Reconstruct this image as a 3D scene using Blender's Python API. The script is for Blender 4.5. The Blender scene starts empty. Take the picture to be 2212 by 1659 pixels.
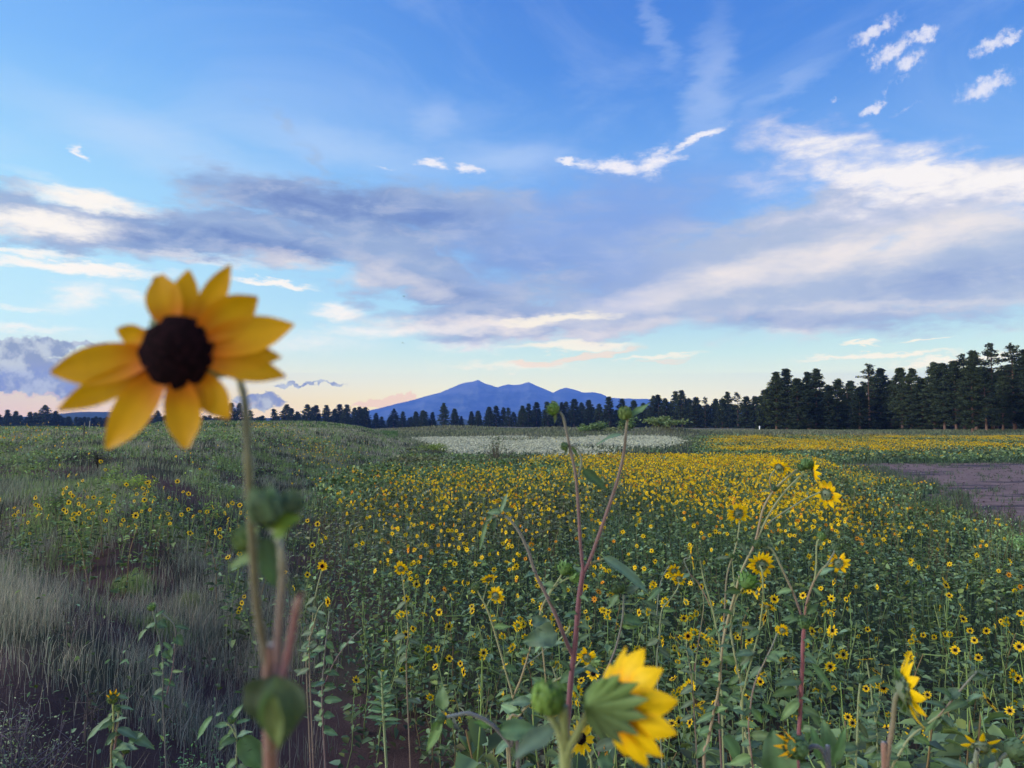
import bpy, math, random
import numpy as np
from mathutils import Vector, Matrix, Euler
R = math.radians
scene = bpy.context.scene
COL = scene.collection

# ------------------------------------------------------------------ camera
CAM_Z = 2.6
PITCH = R(2.93)
FPX = 1671.0                       # focal length in units of a 2212 x 1659 frame
cd = bpy.data.cameras.new('camera')
cd.sensor_width = 36.0
cd.lens = 36.0 * FPX / 2212.0
cd.clip_start = 0.02
cd.clip_end = 60000.0
cd.dof.use_dof = True
cd.dof.focus_distance = 5.0
cd.dof.aperture_fstop = cd.lens / 3.1
cam = bpy.data.objects.new('camera', cd)
COL.objects.link(cam)
cam.location = (0, 0, CAM_Z)
cam.rotation_euler = (math.pi / 2 + PITCH, 0, 0)
scene.camera = cam
scene.view_settings.view_transform = 'Standard'
scene.view_settings.look = 'None'
scene.view_settings.exposure = 0.0
scene.view_settings.gamma = 1.0
scene.render.film_transparent = False
scene.cycles.use_denoising = True
scene.cycles.max_bounces = 8
scene.cycles.diffuse_bounces = 3
scene.cycles.transparent_max_bounces = 16
scene.cycles.volume_bounces = 1

_cp, _sp = math.cos(PITCH), math.sin(PITCH)
def ray(px, py):
    """world direction (y component along depth) through a point of the 2212 x 1659 frame"""
    a = (px - 1106.0) / FPX
    b = -(py - 829.5) / FPX
    return Vector((a, _cp - b * _sp, _sp + b * _cp))
def P(px, py, depth):
    r = ray(px, py)
    return Vector((0, 0, CAM_Z)) + r * depth
def AE(px, py):
    r = ray(px, py).normalized()
    return math.degrees(math.atan2(r.x, r.y)), math.degrees(math.asin(r.z))

# ------------------------------------------------------------------ light
SUN_EL, SUN_AZ = R(22), R(-105)     # azimuth measured from the view direction, negative = left
world = bpy.data.worlds.new('World')
scene.world = world
world.use_nodes = True
wt = world.node_tree
wt.nodes.clear()
WS = 0.12
def lin(r, g, b):
    f = lambda c: (c / 255 / 12.92) if c <= 10 else ((c / 255 + 0.055) / 1.055) ** 2.4
    return (f(r), f(g), f(b), 1.0)

class N:
    """tiny helper: node graph with python operators"""
    def __init__(s, tree, flat=False): s.t = tree; s.flat = flat
    def node(s, kind, ins=None, **kw):
        n = s.t.nodes.new(kind)
        for k, v in kw.items(): setattr(n, k, v)
        for k, v in (ins or {}).items():
            s.put(n.inputs[k], v)
        return n
    def put(s, sock, v):
        if isinstance(v, S): s.t.links.new(v.o, sock)
        elif isinstance(v, bpy.types.NodeSocket): s.t.links.new(v, sock)
        else: sock.default_value = v
    def m(s, op, a, b=0.0, clamp=False):
        n = s.node('ShaderNodeMath', {0: a, 1: b}, operation=op); n.use_clamp = clamp
        return S(s, n.outputs[0])
    def mix(s, f, a, b, mode='MIX'):
        n = s.t.nodes.new('ShaderNodeMix'); n.data_type = 'RGBA'; n.blend_type = mode; n.clamp_factor = True
        s.put(n.inputs[0], f); s.put(n.inputs[6], a); s.put(n.inputs[7], b)
        return S(s, n.outputs[2])
    def ss(s, v, lo, hi, a=0.0, b=1.0):
        n = s.node('ShaderNodeMapRange', {0: v, 1: lo, 2: hi, 3: a, 4: b}, interpolation_type='SMOOTHSTEP')
        return S(s, n.outputs[0])
    def ln(s, v, lo, hi, a=0.0, b=1.0):
        n = s.node('ShaderNodeMapRange', {0: v, 1: lo, 2: hi, 3: a, 4: b})
        return S(s, n.outputs[0])
    def map(s, v, loc=(0, 0, 0), rot=(0, 0, 0), sc=(1, 1, 1), kind='POINT'):
        n = s.t.nodes.new('ShaderNodeMapping'); n.vector_type = kind
        s.put(n.inputs[0], v); n.inputs[1].default_value = loc; n.inputs[2].default_value = rot; n.inputs[3].default_value = sc
        return S(s, n.outputs[0])
    def noise(s, v, scale, detail=4.0, rough=0.5, dist=0.0, col=False):
        n = s.node('ShaderNodeTexNoise', {'Vector': v, 'Scale': scale, 'Detail': detail, 'Roughness': rough, 'Distortion': dist})
        if s.flat: n.noise_dimensions = '2D'
        return S(s, n.outputs[1 if col else 0])
    def ramp(s, v, stops):
        n = s.t.nodes.new('ShaderNodeValToRGB'); cr = n.color_ramp
        while len(cr.elements) > 1: cr.elements.remove(cr.elements[0])
        cr.elements[0].position, cr.elements[0].color = stops[0]
        for p, c in stops[1:]:
            e = cr.elements.new(p); e.color = c
        s.put(n.inputs[0], v)
        return S(s, n.outputs[0])
    def vm(s, op, a, b=None, scale=None):
        n = s.t.nodes.new('ShaderNodeVectorMath'); n.operation = op
        s.put(n.inputs[0], a)
        if b is not None: s.put(n.inputs[1], b)
        if scale is not None: s.put(n.inputs['Scale'], scale)
        return S(s, n.outputs[1] if op in ('LENGTH', 'DOT_PRODUCT', 'DISTANCE') else n.outputs[0])
class S:
    def __init__(s, g, o): s.g, s.o = g, o
    def __add__(a, b): return a.g.m('ADD', a, b)
    __radd__ = __add__
    def __sub__(a, b): return a.g.m('SUBTRACT', a, b)
    def __rsub__(a, b): return a.g.m('SUBTRACT', b, a)
    def __mul__(a, b): return a.g.m('MULTIPLY', a, b)
    __rmul__ = __mul__
    def __rtruediv__(a, b): return a.g.m('DIVIDE', b, a)
    def max(a, b): return a.g.m('MAXIMUM', a, b)
    def min(a, b): return a.g.m('MINIMUM', a, b)

HAZE_D, HAZE_TOP = 0.0001, 900.0
HAZE_J = (.15, .28, .74)
def build_sky():
    g = N(wt, True)
    tc = g.node('ShaderNodeTexCoord')
    sp = g.node('ShaderNodeSeparateXYZ', {0: tc.outputs['Generated']})
    az = g.m('ARCTAN2', S(g, sp.outputs[0]), S(g, sp.outputs[1])) * (180 / math.pi)
    el = g.m('ARCSINE', S(g, sp.outputs[2])) * (180 / math.pi)
    ae = S(g, g.node('ShaderNodeCombineXYZ', {0: az, 1: el, 2: 1.0}).outputs[0])
    # turbulence that tears the cloud outlines
    n1 = g.noise(g.map(ae, sc=(0.10, 0.22, 1)), 1.0, 3, 0.55, 0, col=True)
    n2 = g.noise(g.map(ae, loc=(7, 3, 1), rot=(0, 0, R(12)), sc=(0.30, 0.95, 1)), 1.0, 5, 0.62, 0, col=True)
    off = g.vm('ADD', g.vm('MULTIPLY', g.vm('SUBTRACT', n1, (.5, .5, .5)), (9, 4.5, 0)),
               g.vm('MULTIPLY', g.vm('SUBTRACT', n2, (.5, .5, .5)), (3.6, 2.0, 0)))
    w = g.vm('ADD', ae, off)
    wf = g.vm('ADD', ae, g.vm('MULTIPLY', g.vm('SUBTRACT', n2, (.5, .5, .5)), (3.2, 1.5, 0)))
    wc = g.vm('ADD', ae, g.vm('MULTIPLY', g.vm('SUBTRACT', g.noise(ae, 1.1, 5, 0.6, col=True), (.5, .5, .5)), (1.6, 1.2, 0)))
    fine = g.noise(g.map(ae, loc=(2, 9, 4), rot=(0, 0, R(-14)), sc=(0.22, 0.62, 1)), 1.0, 5, 0.6, 0.25)
    tuft = g.noise(g.map(ae, loc=(5, 2, 8), rot=(0, 0, R(-18)), sc=(0.9, 1.9, 1)), 1.0, 6, 0.68, 0.3)
    puff = g.noise(ae, 1.9, 5, 0.65)
    deg = 180 / math.pi / FPX
    last = [None]
    def blob(v, cx, cy, rx, ry, rot=0, soft=1.0, amp=1.0):
        a, e = AE(cx, cy)
        if last[0] is not None:      # chains the nodes one after another so few values are live at a time
            n = g.node('ShaderNodeVectorMath', {0: last[0], 1: (1e-9, 1e-9, 1e-9), 2: v}, operation='MULTIPLY_ADD')
            v = S(g, n.outputs[0])
        t = R(rot); ct, st = math.cos(t), math.sin(t)
        ku, kv = 1 / (rx * deg * 1.15), 1 / (ry * deg * 1.15)
        u = g.vm('DOT_PRODUCT', v, (ct * ku, st * ku, -(a * ct + e * st) * ku))
        w_ = g.vm('DOT_PRODUCT', v, (-st * kv, ct * kv, (a * st - e * ct) * kv))
        q = S(g, g.node('ShaderNodeMath', {0: u, 1: u, 2: w_ * w_}, operation='MULTIPLY_ADD').outputs[0])
        return g.ss(g.m('SQRT', q), 1.0 + .35 * soft, max(0.0, 1.0 - soft), 0.0, amp)
    def group(v, lst, add=False):
        r = None
        for t in lst:
            b = blob(v, *t)
            r = b if r is None else (r + b if add else r.max(b))
            last[0] = r
        return r
    # clear sky: pale warm horizon, cyan, then deep blue; lighter toward the sunset on the left
    up = g.ln(el, -2, 62)
    right = g.ramp(up, [(0.0, lin(252, 236, 196)), (.06, lin(248, 243, 216)), (.11, lin(206, 234, 230)), (.17, lin(160, 208, 240)),
                        (.28, lin(122, 176, 240)), (.42, lin(78, 138, 224)), (.60, lin(52, 108, 206)), (1, lin(50, 98, 190))])
    left = g.ramp(up, [(0.0, lin(255, 190, 105)), (.042, lin(255, 222, 160)), (.075, lin(244, 236, 212)), (.13, lin(200, 236, 246)),
                       (.24, lin(172, 224, 252)), (.40, lin(124, 184, 248)), (.55, lin(96, 156, 238)), (1, lin(70, 120, 210))])
    base = g.mix(g.ss(az, 12, -38), right, left)
    # --- thin high veil
    veil = g.ss(g.noise(g.map(ae, loc=(1, 5, 2), rot=(0, 0, R(-38)), sc=(0.05, 0.12, 1)), 1.0, 6, .6, .5), .42, .75) * g.ss(el, 6, 20) * .18
    base = g.mix(veil, base, lin(205, 222, 250))
    base = g.mix(group(wf, [(1530, 190, 45, 130, -12, 1, .30), (1700, 190, 110, 16, 22, 1, .20), (1420, 60, 22, 90, 25, 1, .2), (940, 260, 45, 40, 20, 1, .22),
                            (380, 330, 300, 50, -12, 1, .30), (760, 330, 260, 40, -8, 1, .25), (1100, 345, 160, 40, 0, 1, .35)]), base, lin(214, 228, 250))
    # --- large lilac bank
    bank = group(w, [(330, 505, 470, 62, 0, .9), (700, 455, 260, 80, -6, .9), (980, 470, 330, 90, -4, .95, .85), (930, 590, 300, 90, -16, .9), (1270, 520, 330, 130, 4, .95, .85),
                     (1500, 600, 480, 110, 6, .9), (1950, 600, 480, 125, 4, .9), (1180, 690, 420, 55, 2, .9), (1900, 480, 460, 95, 6, .9, .8), (640, 300, 160, 25, -35, 1, .4)])
    bank = g.ss(bank + (fine - .5) * .75, .18, .72)
    litm = group(wf, [(690, 580, 150, 22, -12, .95, .75), (870, 605, 120, 26, -20, .95, .45), (1080, 700, 190, 22, 2, .95, 1), (1400, 645, 190, 32, 14, .95, .7), (1600, 590, 190, 34, 12, .95, .85), (1900, 530, 330, 40, 9, .95, 1.),
                      (2130, 480, 200, 26, 4, .95, .8), (1650, 735, 150, 18, 4, .95, .9), (1400, 700, 260, 18, 4, .95, .4), (2150, 730, 120, 12, 2, .95, .5), (1250, 725, 220, 16, 4, .95, .6), (820, 700, 140, 16, 0, .95, .9), (1950, 660, 330, 12, -2, .95, .4)])
    darkm = group(wf, [(640, 440, 300, 50, -4, 1, 1.15), (400, 512, 340, 34, 0, 1, 1.2), (860, 460, 260, 50, -6, 1, 1.25), (600, 540, 240, 24, -4, 1, 1), (1130, 560, 270, 60, -8, 1, .8), (1000, 640, 190, 42, -12, 1, .65),
                       (1350, 460, 260, 60, 4, 1, .55), (2080, 600, 200, 34, 4, 1, .8), (1250, 720, 330, 12, 2, 1, .6), (2080, 690, 240, 24, 0, 1, .8), (1650, 690, 230, 18, -3, 1, .7)])
    tone = g.mix(g.ss(az, -14, 14), lin(156, 176, 212), lin(176, 188, 214))
    dk = g.mix(g.ss(az, -6, 16), lin(112, 136, 192), lin(132, 152, 202))
    tone = g.mix(g.m('MULTIPLY', darkm, g.ln(fine, .3, .62, 1.0, .35), True), tone, dk)
    tone = g.mix(g.m('MULTIPLY', g.m('ADD', litm, (fine - .5) * .9, True), .95), tone, lin(243, 232, 227))
    c = g.mix(bank * .93, base, tone)
    # blue shows through the middle of the bank
    thin = group(w, [(1330, 450, 320, 90, 6, 1, .8), (1210, 540, 240, 90, -10, 1, .55)])
    c = g.mix(thin, c, lin(126, 164, 228))
    # --- bright cream veil on the right
    cream = group(w, [(1830, 330, 230, 62, -16, .95, .85), (1990, 385, 250, 52, -12, .95, 1), (2180, 415, 220, 48, 0, .95, .9), (1680, 380, 150, 70, 14, 1, .55), (1890, 455, 260, 40, 6, 1, .6)])
    cream = g.ss(cream * g.ln(fine, .25, .7, .55, 1.25) + (tuft - .5) * .25, .12, 1.0)
    c = g.mix(cream * .96, c, g.mix(cream, lin(218, 214, 234), lin(250, 244, 242)))
    # --- bright white streaks at the left
    wl = group(wf, [(190, 432, 130, 20, -4, .95, 1), (90, 482, 150, 30, 0, .9, 1), (150, 577, 190, 13, 0, .9, 1), (50, 545, 120, 9, 0, .9, .8), (590, 610, 90, 8, -5, .7, .9),
                    (170, 640, 80, 30, 20, 1, .7), (290, 640, 60, 25, -10, 1, .55), (730, 675, 60, 22, 0, 1, .9), (840, 715, 220, 20, 2, 1, .7), (60, 665, 100, 8, -3, 1, .5),
                    (430, 560, 240, 12, -2, 1, .5), (20, 705, 150, 12, 0, 1, .6), (660, 740, 180, 26, 0, 1, .5), (90, 380, 90, 12, -8, 1, .3), (1010, 750, 120, 16, 0, 1, .55)])
    wl = g.ss(wl + (tuft - .5) * .8 * wl.min(.6), .04, 1.05)
    c = g.mix(wl * .96, c, lin(255, 248, 240))
    # --- low sunset streaks
    lo = group(wf, [(1240, 748, 150, 14, 0, .9, .9), (1200, 690, 170, 14, 3, .9, .8), (1900, 768, 170, 7, 0, .9, .8), (2080, 776, 150, 9, 3, .9, .8), (1860, 743, 45, 4, 0, .8, .8), (2000, 729, 60, 3, 2, .8, .8),
                    (1420, 772, 120, 7, 3, .9, .7), (1100, 790, 200, 16, 0, 1, .6)])
    c = g.mix(g.ss(lo + (tuft - .5) * .35, .2, .8) * .85, c, lin(255, 246, 226))
    pk = group(wf, [(1270, 770, 120, 10, 8, .9, 1), (1150, 785, 70, 9, 0, .9, .8), (1430, 781, 80, 5, 5, .9, .6), (2080, 800, 50, 26, 30, 1, .35)])
    c = g.mix(g.ss(pk + (tuft - .5) * .3, .2, .8) * .8, c, lin(246, 226, 208))
    # --- little heap clouds near the horizon
    hz = group(wc, [(30, 800, 80, 40, 0, .55), (140, 815, 110, 38, 0, .5), (90, 750, 55, 22, 0, .6), (170, 745, 60, 7, 0, .8), (20, 770, 40, 34, 0, .5), (40, 838, 230, 9, 0, .6, .8),
                    (560, 866, 48, 18, 0, .5), (500, 880, 60, 8, 0, .8, .8), (640, 831, 45, 5, 0, .7), (705, 829, 40, 3, 0, .7), (300, 858, 180, 5, 0, .9, .5), (2230, 770, 60, 30, 0, .8, .5)])
    hz = g.ss(hz + (puff - .5) * .6, .22, .75)
    c = g.mix(hz * .95, c, g.mix(g.ss(g.noise(ae, .7, 4, .6), .4, .65), lin(142, 158, 190), lin(192, 202, 214)))
    pc = group(wc, [(850, 866, 60, 13, 6, .5), (810, 874, 60, 9, 0, .6), (885, 857, 24, 9, 0, .6), (60, 852, 200, 4, 0, .9, .6), (450, 872, 120, 5, 0, .8, .6)])
    c = g.mix(g.ss(pc + (puff - .5) * .5, .25, .8) * .85, c, lin(244, 214, 198))
    # --- crisp little white clouds
    wh = group(wf, [(1330, 360, 110, 25, -6, .9), (1420, 350, 70, 30, 20, .9), (1500, 300, 80, 12, 24, .9), (1240, 348, 45, 8, -10, .8), (930, 352, 42, 13, -8, .9), (1010, 368, 34, 11, -8, .8), (825, 362, 22, 6, 0, 1, .7), (165, 330, 20, 14, -20, 1)])
    wh2 = group(wc, [(1890, 68, 54, 19, 20, .9), (1997, 76, 32, 15, 15, .9), (1925, 112, 56, 20, 26, .9), (1963, 134, 36, 16, 20, .9), (1880, 108, 17, 8, 20, 1, .7),
                    (1887, 237, 26, 13, 24, .8), (1917, 200, 9, 24, -20, 1, .6), (2142, 95, 40, 15, 20, .9), (2186, 78, 22, 10, 15, .9), (2128, 188, 54, 20, 14, .9), (2160, 158, 22, 12, 30, 1, .7), (1802, 217, 18, 6, 10, .9, .7), (1948, 172, 18, 7, 25, 1, .6), (1952, 238, 30, 5, 20, 1, .6)])
    wh = g.ss(wh * wh * .95 + (tuft - .5) * 1.9 * wh.min(.6), .02, 1.15)
    wh2 = g.ss(wh2 * wh2 * 1.0 + (puff - .5) * 2.4 * wh2.min(.6), .0, 1.2)
    c = g.mix(wh * .9, c, lin(252, 246, 248))
    c = g.mix(wh2 * .85, c, lin(236, 234, 246))
    sky = g.node('ShaderNodeTexSky', sky_type='NISHITA', sun_disc=False)
    sky.sun_elevation = SUN_EL
    sky.sun_rotation = SUN_AZ
    sky.dust_density = 1.5
    # sky out of view: clear gradient, plain drifting banks, brightened to light the ground
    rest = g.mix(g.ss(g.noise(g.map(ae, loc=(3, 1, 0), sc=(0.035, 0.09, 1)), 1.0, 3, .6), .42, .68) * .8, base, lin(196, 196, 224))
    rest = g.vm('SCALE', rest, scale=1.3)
    # the air between here and the sky (the haze box) dims low light; the sky beyond it is that much brighter
    sz = S(g, sp.outputs[2])
    path = g.m('MINIMUM', HAZE_TOP / sz.max(.004), 14000.0)
    T = g.m('EXPONENT', path * -HAZE_D)
    def bg(col):
        J = S(g, g.node('ShaderNodeCombineXYZ', {0: HAZE_J[0], 1: HAZE_J[1], 2: HAZE_J[2]}).outputs[0])
        col = g.vm('MAXIMUM', g.vm('SCALE', g.vm('SUBTRACT', col, g.vm('SCALE', J, scale=1.0 - T)), scale=g.m('DIVIDE', 1.0, T)), (.02, .02, .02))
        return g.node('ShaderNodeBackground', {0: g.mix(.02, g.vm('SCALE', col, scale=1.0 / WS), sky.outputs[0]), 1: WS}).outputs[0]
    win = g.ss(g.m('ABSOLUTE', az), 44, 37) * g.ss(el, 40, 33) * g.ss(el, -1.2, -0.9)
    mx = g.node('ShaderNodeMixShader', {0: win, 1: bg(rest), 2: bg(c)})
    out = g.node('ShaderNodeOutputWorld')
    wt.links.new(mx.outputs[0], out.inputs[0])
build_sky()
world.cycles.sampling_method = 'NONE'
world.cycles.sample_map_resolution = 512

sl = bpy.data.lights.new('sun', 'SUN')
sl.energy = 4.2
sl.angle = R(25)
sl.color = (1.0, 0.93, 0.84)
sun = bpy.data.objects.new('sun', sl)
COL.objects.link(sun)
_sd = Vector((math.sin(SUN_AZ) * math.cos(SUN_EL), math.cos(SUN_AZ) * math.cos(SUN_EL), math.sin(SUN_EL)))
sun.rotation_euler = (-_sd).to_track_quat('-Z', 'Y').to_euler()

# ------------------------------------------------------------------ mesh helpers
def mesh_np(name, V, faces, mats=None, fmat=None, tint=None, smooth=False):
    """faces: list of int arrays (n,3) or (n,4); fmat: list of material indices (scalar or per-face array) for each; tint: (nv,3) colours"""
    me = bpy.data.meshes.new(name)
    V = np.asarray(V, np.float32)
    loops = np.concatenate([np.asarray(f, np.int32).ravel() for f in faces])
    tot = np.concatenate([np.full(len(f), np.asarray(f).shape[1], np.int32) for f in faces])
    start = np.concatenate([[0], np.cumsum(tot)[:-1]]).astype(np.int32)
    me.vertices.add(len(V)); me.vertices.foreach_set('co', V.ravel())
    me.loops.add(len(loops)); me.loops.foreach_set('vertex_index', loops)
    me.polygons.add(len(tot)); me.polygons.foreach_set('loop_start', start); me.polygons.foreach_set('loop_total', tot)
    for m in (mats or []): me.materials.append(m)
    if fmat is not None:
        mi = np.concatenate([np.broadcast_to(np.asarray(a, np.int32), (len(f),)) for a, f in zip(fmat, faces)])
        me.polygons.foreach_set('material_index', mi)
    if smooth: me.polygons.foreach_set('use_smooth', np.ones(len(tot), bool))
    if tint is not None:
        a = me.attributes.new('tint', 'FLOAT_COLOR', 'POINT')
        c = np.ones((len(V), 4), np.float32); c[:, :3] = tint
        a.data.foreach_set('color', c.ravel())
    me.update(calc_edges=True)
    return me
def put(name, me, parent=None, loc=None):
    o = bpy.data.objects.new(name, me); COL.objects.link(o)
    if parent is not None: o.parent = parent
    if loc is not None: o.location = loc
    return o
def tag(o, label=None, cat=None, group=None, kind=None):
    if label: o['label'] = label
    if cat: o['category'] = cat
    if group: o['group'] = group
    if kind: o['kind'] = kind
    return o
class MB:
    """collects arrays of vertices, faces, face materials and tints into one mesh"""
    def __init__(s): s.v = []; s.f3 = []; s.f4 = []; s.m3 = []; s.m4 = []; s.t = []; s.n = 0
    def add(s, V, F, m=0, tint=(1, 1, 1)):
        V = np.asarray(V, float).reshape(-1, 3); F = np.asarray(F, int)
        if F.shape[1] == 3: s.f3.append(F + s.n); s.m3.append(np.broadcast_to(np.asarray(m), (len(F),)))
        else: s.f4.append(F + s.n); s.m4.append(np.broadcast_to(np.asarray(m), (len(F),)))
        s.v.append(V); s.t.append(np.broadcast_to(np.asarray(tint, float), (len(V), 3))); s.n += len(V)
    def mesh(s, name, mats, smooth=False):
        faces, fm = [], []
        if s.f3: faces.append(np.concatenate(s.f3)); fm.append(np.concatenate(s.m3))
        if s.f4: faces.append(np.concatenate(s.f4)); fm.append(np.concatenate(s.m4))
        return mesh_np(name, np.concatenate(s.v), faces, mats, fm, np.concatenate(s.t), smooth)
def vnoise(x, y, seed=0):
    x = np.asarray(x, float); y = np.asarray(y, float)
    xi = np.floor(x).astype(np.int64); yi = np.floor(y).astype(np.int64)
    fx = x - xi; fy = y - yi; fx = fx * fx * (3 - 2 * fx); fy = fy * fy * (3 - 2 * fy)
    def h(a, b):
        n = (a * 374761393 + b * 668265263 + seed * 1442695041) & 0xffffffff
        n = ((n ^ (n >> 13)) * 1274126177) & 0xffffffff
        return ((n ^ (n >> 16)) & 0xffff) / 65535.0
    return (h(xi, yi) * (1 - fx) + h(xi + 1, yi) * fx) * (1 - fy) + (h(xi, yi + 1) * (1 - fx) + h(xi + 1, yi + 1) * fx) * fy
def fbm(x, y, seed=0, oct=4):
    r = 0; a = 0.5; s = 0
    for i in range(oct):
        r = r + a * vnoise(np.asarray(x) * 2 ** i, np.asarray(y) * 2 ** i, seed + i * 17); s += a; a *= .5
    return r / s
def sst(v, a, b):
    t = np.clip((np.asarray(v, float) - a) / (b - a), 0, 1); return t * t * (3 - 2 * t)

# ------------------------------------------------------------------ materials
def mat(name, build):
    m = bpy.data.materials.new(name); m.use_nodes = True
    t = m.node_tree; t.nodes.clear(); g = N(t)
    sh = build(g)
    o = t.nodes.new('ShaderNodeOutputMaterial'); t.links.new(sh, o.inputs[0])
    return m
def tinted(g, col, amt=1.0):
    a = g.node('ShaderNodeAttribute', attribute_name='tint')
    return g.mix(1.0, col, a.outputs[0], 'MULTIPLY')
def bsdf(g, col, rough=.7, spec=.3, **kw):
    n = g.node('ShaderNodeBsdfPrincipled', {'Base Color': col, 'Roughness': rough, 'Specular IOR Level': spec})
    for k, v in kw.items(): g.put(n.inputs[k], v)
    return n.outputs[0]
def thin(g, col, tcol, f=.35, rough=.6, spec=.25, normal=None):
    """a thin leaf or petal: light comes through it"""
    kw = {'Normal': normal} if normal is not None else {}
    b = bsdf(g, col, rough, spec, **kw)
    t = g.node('ShaderNodeBsdfTranslucent', {0: tcol}).outputs[0]
    return g.node('ShaderNodeMixShader', {0: f, 1: b, 2: t}).outputs[0]
def m_tint_leaf(name, col, tr, f=.3, rough=.65, spec=.2):
    def b(g):
        p = g.node('ShaderNodeNewGeometry')
        n = g.noise(p.outputs['Position'], 9.0, 3, .6)
        c = tinted(g, g.mix(n, tuple(x * .75 for x in col[:3]) + (1,), tuple(min(1, x * 1.3) for x in col[:3]) + (1,)))
        return thin(g, c, tinted(g, tr), f, rough, spec)
    return mat(name, b)
def rgb(r, g, b): return (r, g, b, 1.0)
M_BLADE = m_tint_leaf('grass blade', rgb(.5, .5, .5), rgb(.5, .5, .5), .3, .7, .1)
def _petal(far):
    def b(g):
        a = g.node('ShaderNodeAttribute', attribute_name='tint')
        return thin(g, S(g, a.outputs[0]), S(g, a.outputs[0]), .38, .55, .15)
    return b
M_PETAL = mat('petal', _petal(0))
def _disc(g):
    p = g.node('ShaderNodeTexCoord')
    v = g.node('ShaderNodeTexVoronoi', {'Vector': p.outputs['Object'], 'Scale': 420.0})
    c = g.mix(g.ss(S(g, v.outputs[0]), .1, .6), rgb(.014, .005, .009), rgb(.004, .002, .004))
    return bsdf(g, c, .9, .04)
M_DISC = mat('dark seed disc', _disc)
M_LEAF = m_tint_leaf('field leaf', rgb(.094, .142, .062), rgb(.12, .21, .04), .30, .6, .25)
M_STEMF = m_tint_leaf('field stem', rgb(.13, .17, .08), rgb(.1, .1, .05), .05)

def _ground(g):
    p = g.node('ShaderNodeNewGeometry').outputs['Position']
    n = g.noise(p, 3.0, 6, .65)
    n2 = g.noise(p, 40.0, 4, .7)
    c = tinted(g, g.mix(n, rgb(.55, .5, .52), rgb(1.35, 1.35, 1.3)))
    c = g.mix(g.ss(n2, .45, .8) * .5, c, g.mix(1.0, c, rgb(.45, .4, .42), 'MULTIPLY'))
    bump = g.node('ShaderNodeBump', {'Height': n2 + n, 'Strength': .6, 'Distance': .05}).outputs[0]
    return bsdf(g, c, .95, .05, Normal=S(g, bump))
M_GROUND = mat('soil and turf', _ground)

# ------------------------------------------------------------------ terrain
FY = [0, 7, 13, 30, 51, 90, 124, 150, 200]
FX = [-.9, -1.65, -3.5, -7.3, -7.2, -11.6, -15, -24, -60]
def foot(y): return np.interp(y, FY, FX)
MUD = [(11.9, 17), (12.3, 20), (13.2, 25), (16.6, 32), (19.6, 44), (20.6, 51), (30, 52.5), (60, 54), (60, 15), (30, 15), (14, 15.5)]
def in_poly(x, y, poly):
    x = np.asarray(x, float); y = np.asarray(y, float); r = np.zeros(np.broadcast(x, y).shape, bool)
    n = len(poly)
    for i in range(n):
        x1, y1 = poly[i]; x2, y2 = poly[(i + 1) % n]
        c = ((y1 > y) != (y2 > y)) & (x < (x2 - x1) * (y - y1) / ((y2 - y1) + 1e-9) + x1)
        r ^= c
    return r
def mud_mask(x, y):
    wx = x + (fbm(x * .5, y * .5, 5, 3) - .5) * 2.4; wy = y + (fbm(x * .4, y * .4, 9, 3) - .5) * 3.0
    return in_poly(wx, wy, MUD)
def H(x, y):
    x = np.asarray(x, float); y = np.asarray(y, float)
    yy = np.clip(y, 0.01, None)
    s = x / np.maximum(yy, 1)
    hb = np.interp(yy, [0, 8, 20, 40, 70, 130, 170], [.95, .85, 1.15, 1.6, 1.75, 1.5, .9])
    w = np.interp(yy, [0, 8, 20, 40, 90], [2.0, 2.6, 5, 9, 10])
    bank = hb * sst(foot(yy) - x, -.2, w)
    z = bank
    ex, ey = np.clip(x, -1e4, 1e4), yy
    near = 1.05 * (1 - sst(y + .25 * np.abs(x - 1) * 0 + (fbm(x * .5, y * .5, 3) - .5) * 1.5, 1.6, 5.4))
    z = np.maximum(z, near)
    d = (yy - (12.3 - (x + 8) * .9)) / 1.35                      # the little ditch on the left slope
    z = z - .42 * np.exp(-(d / 1.0) ** 2) * sst(-x, 1.2, 3.0) * sst(x, -16, -9)
    rim = sst(yy + (fbm(x * .02, 1.0, 8) - .5) * 18, 128, 152)
    z = np.where(yy > 100, np.maximum(z, .85 * rim), z)
    # distant green banks on the left
    z = z + 1.15 * np.exp(-((yy - 118) / 9) ** 2) * sst(s, -.50, -.44) * (1 - sst(s, -.27, -.16))
    z = z + .35 * np.exp(-((yy - 135) / 10) ** 2) * (1 - sst(s, -.56, -.50))
    for (mx, my, rx, ry, h) in ((-13.5, 172, 13, 7, 1.1), (27, 141, 6.5, 4, 1.3), (9, 165, 6, 5, .8), (16, 158, 7, 4, .7), (-30, 60, 14, 16, .15), (-6, 23, 2.5, 3, .15)):
        z = z + h * np.exp(-((x - mx) / rx) ** 2 - ((yy - my) / ry) ** 2)
    z = z - (2.9 * sst(-s, -.02, .38) + .6) * sst(yy, 160, 560)
    b = (fbm(x * .35, y * .35, 21, 4) - .5)
    z = z + b * .22 * sst(bank, .05, .4) * (1 - sst(yy, 60, 140) * .5) + (fbm(x * 1.7, y * 1.7, 4, 3) - .5) * .06
    z = z + (fbm(x * .02, y * .02, 33, 3) - .5) * .7 * sst(yy, 110, 200)
    f = sst(x - np.interp(yy, [15, 20, 25, 32, 44, 52], [11.6, 12.0, 12.9, 16.2, 19.2, 22]), -2.2, -.8) * sst(yy, 12, 15) * (1 - sst(yy, 54, 57))
    z = z * (1 - f) + (-.06) * f
    return z
def Hs(x, y): return float(H(np.array([x]), np.array([y]))[0])

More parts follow.
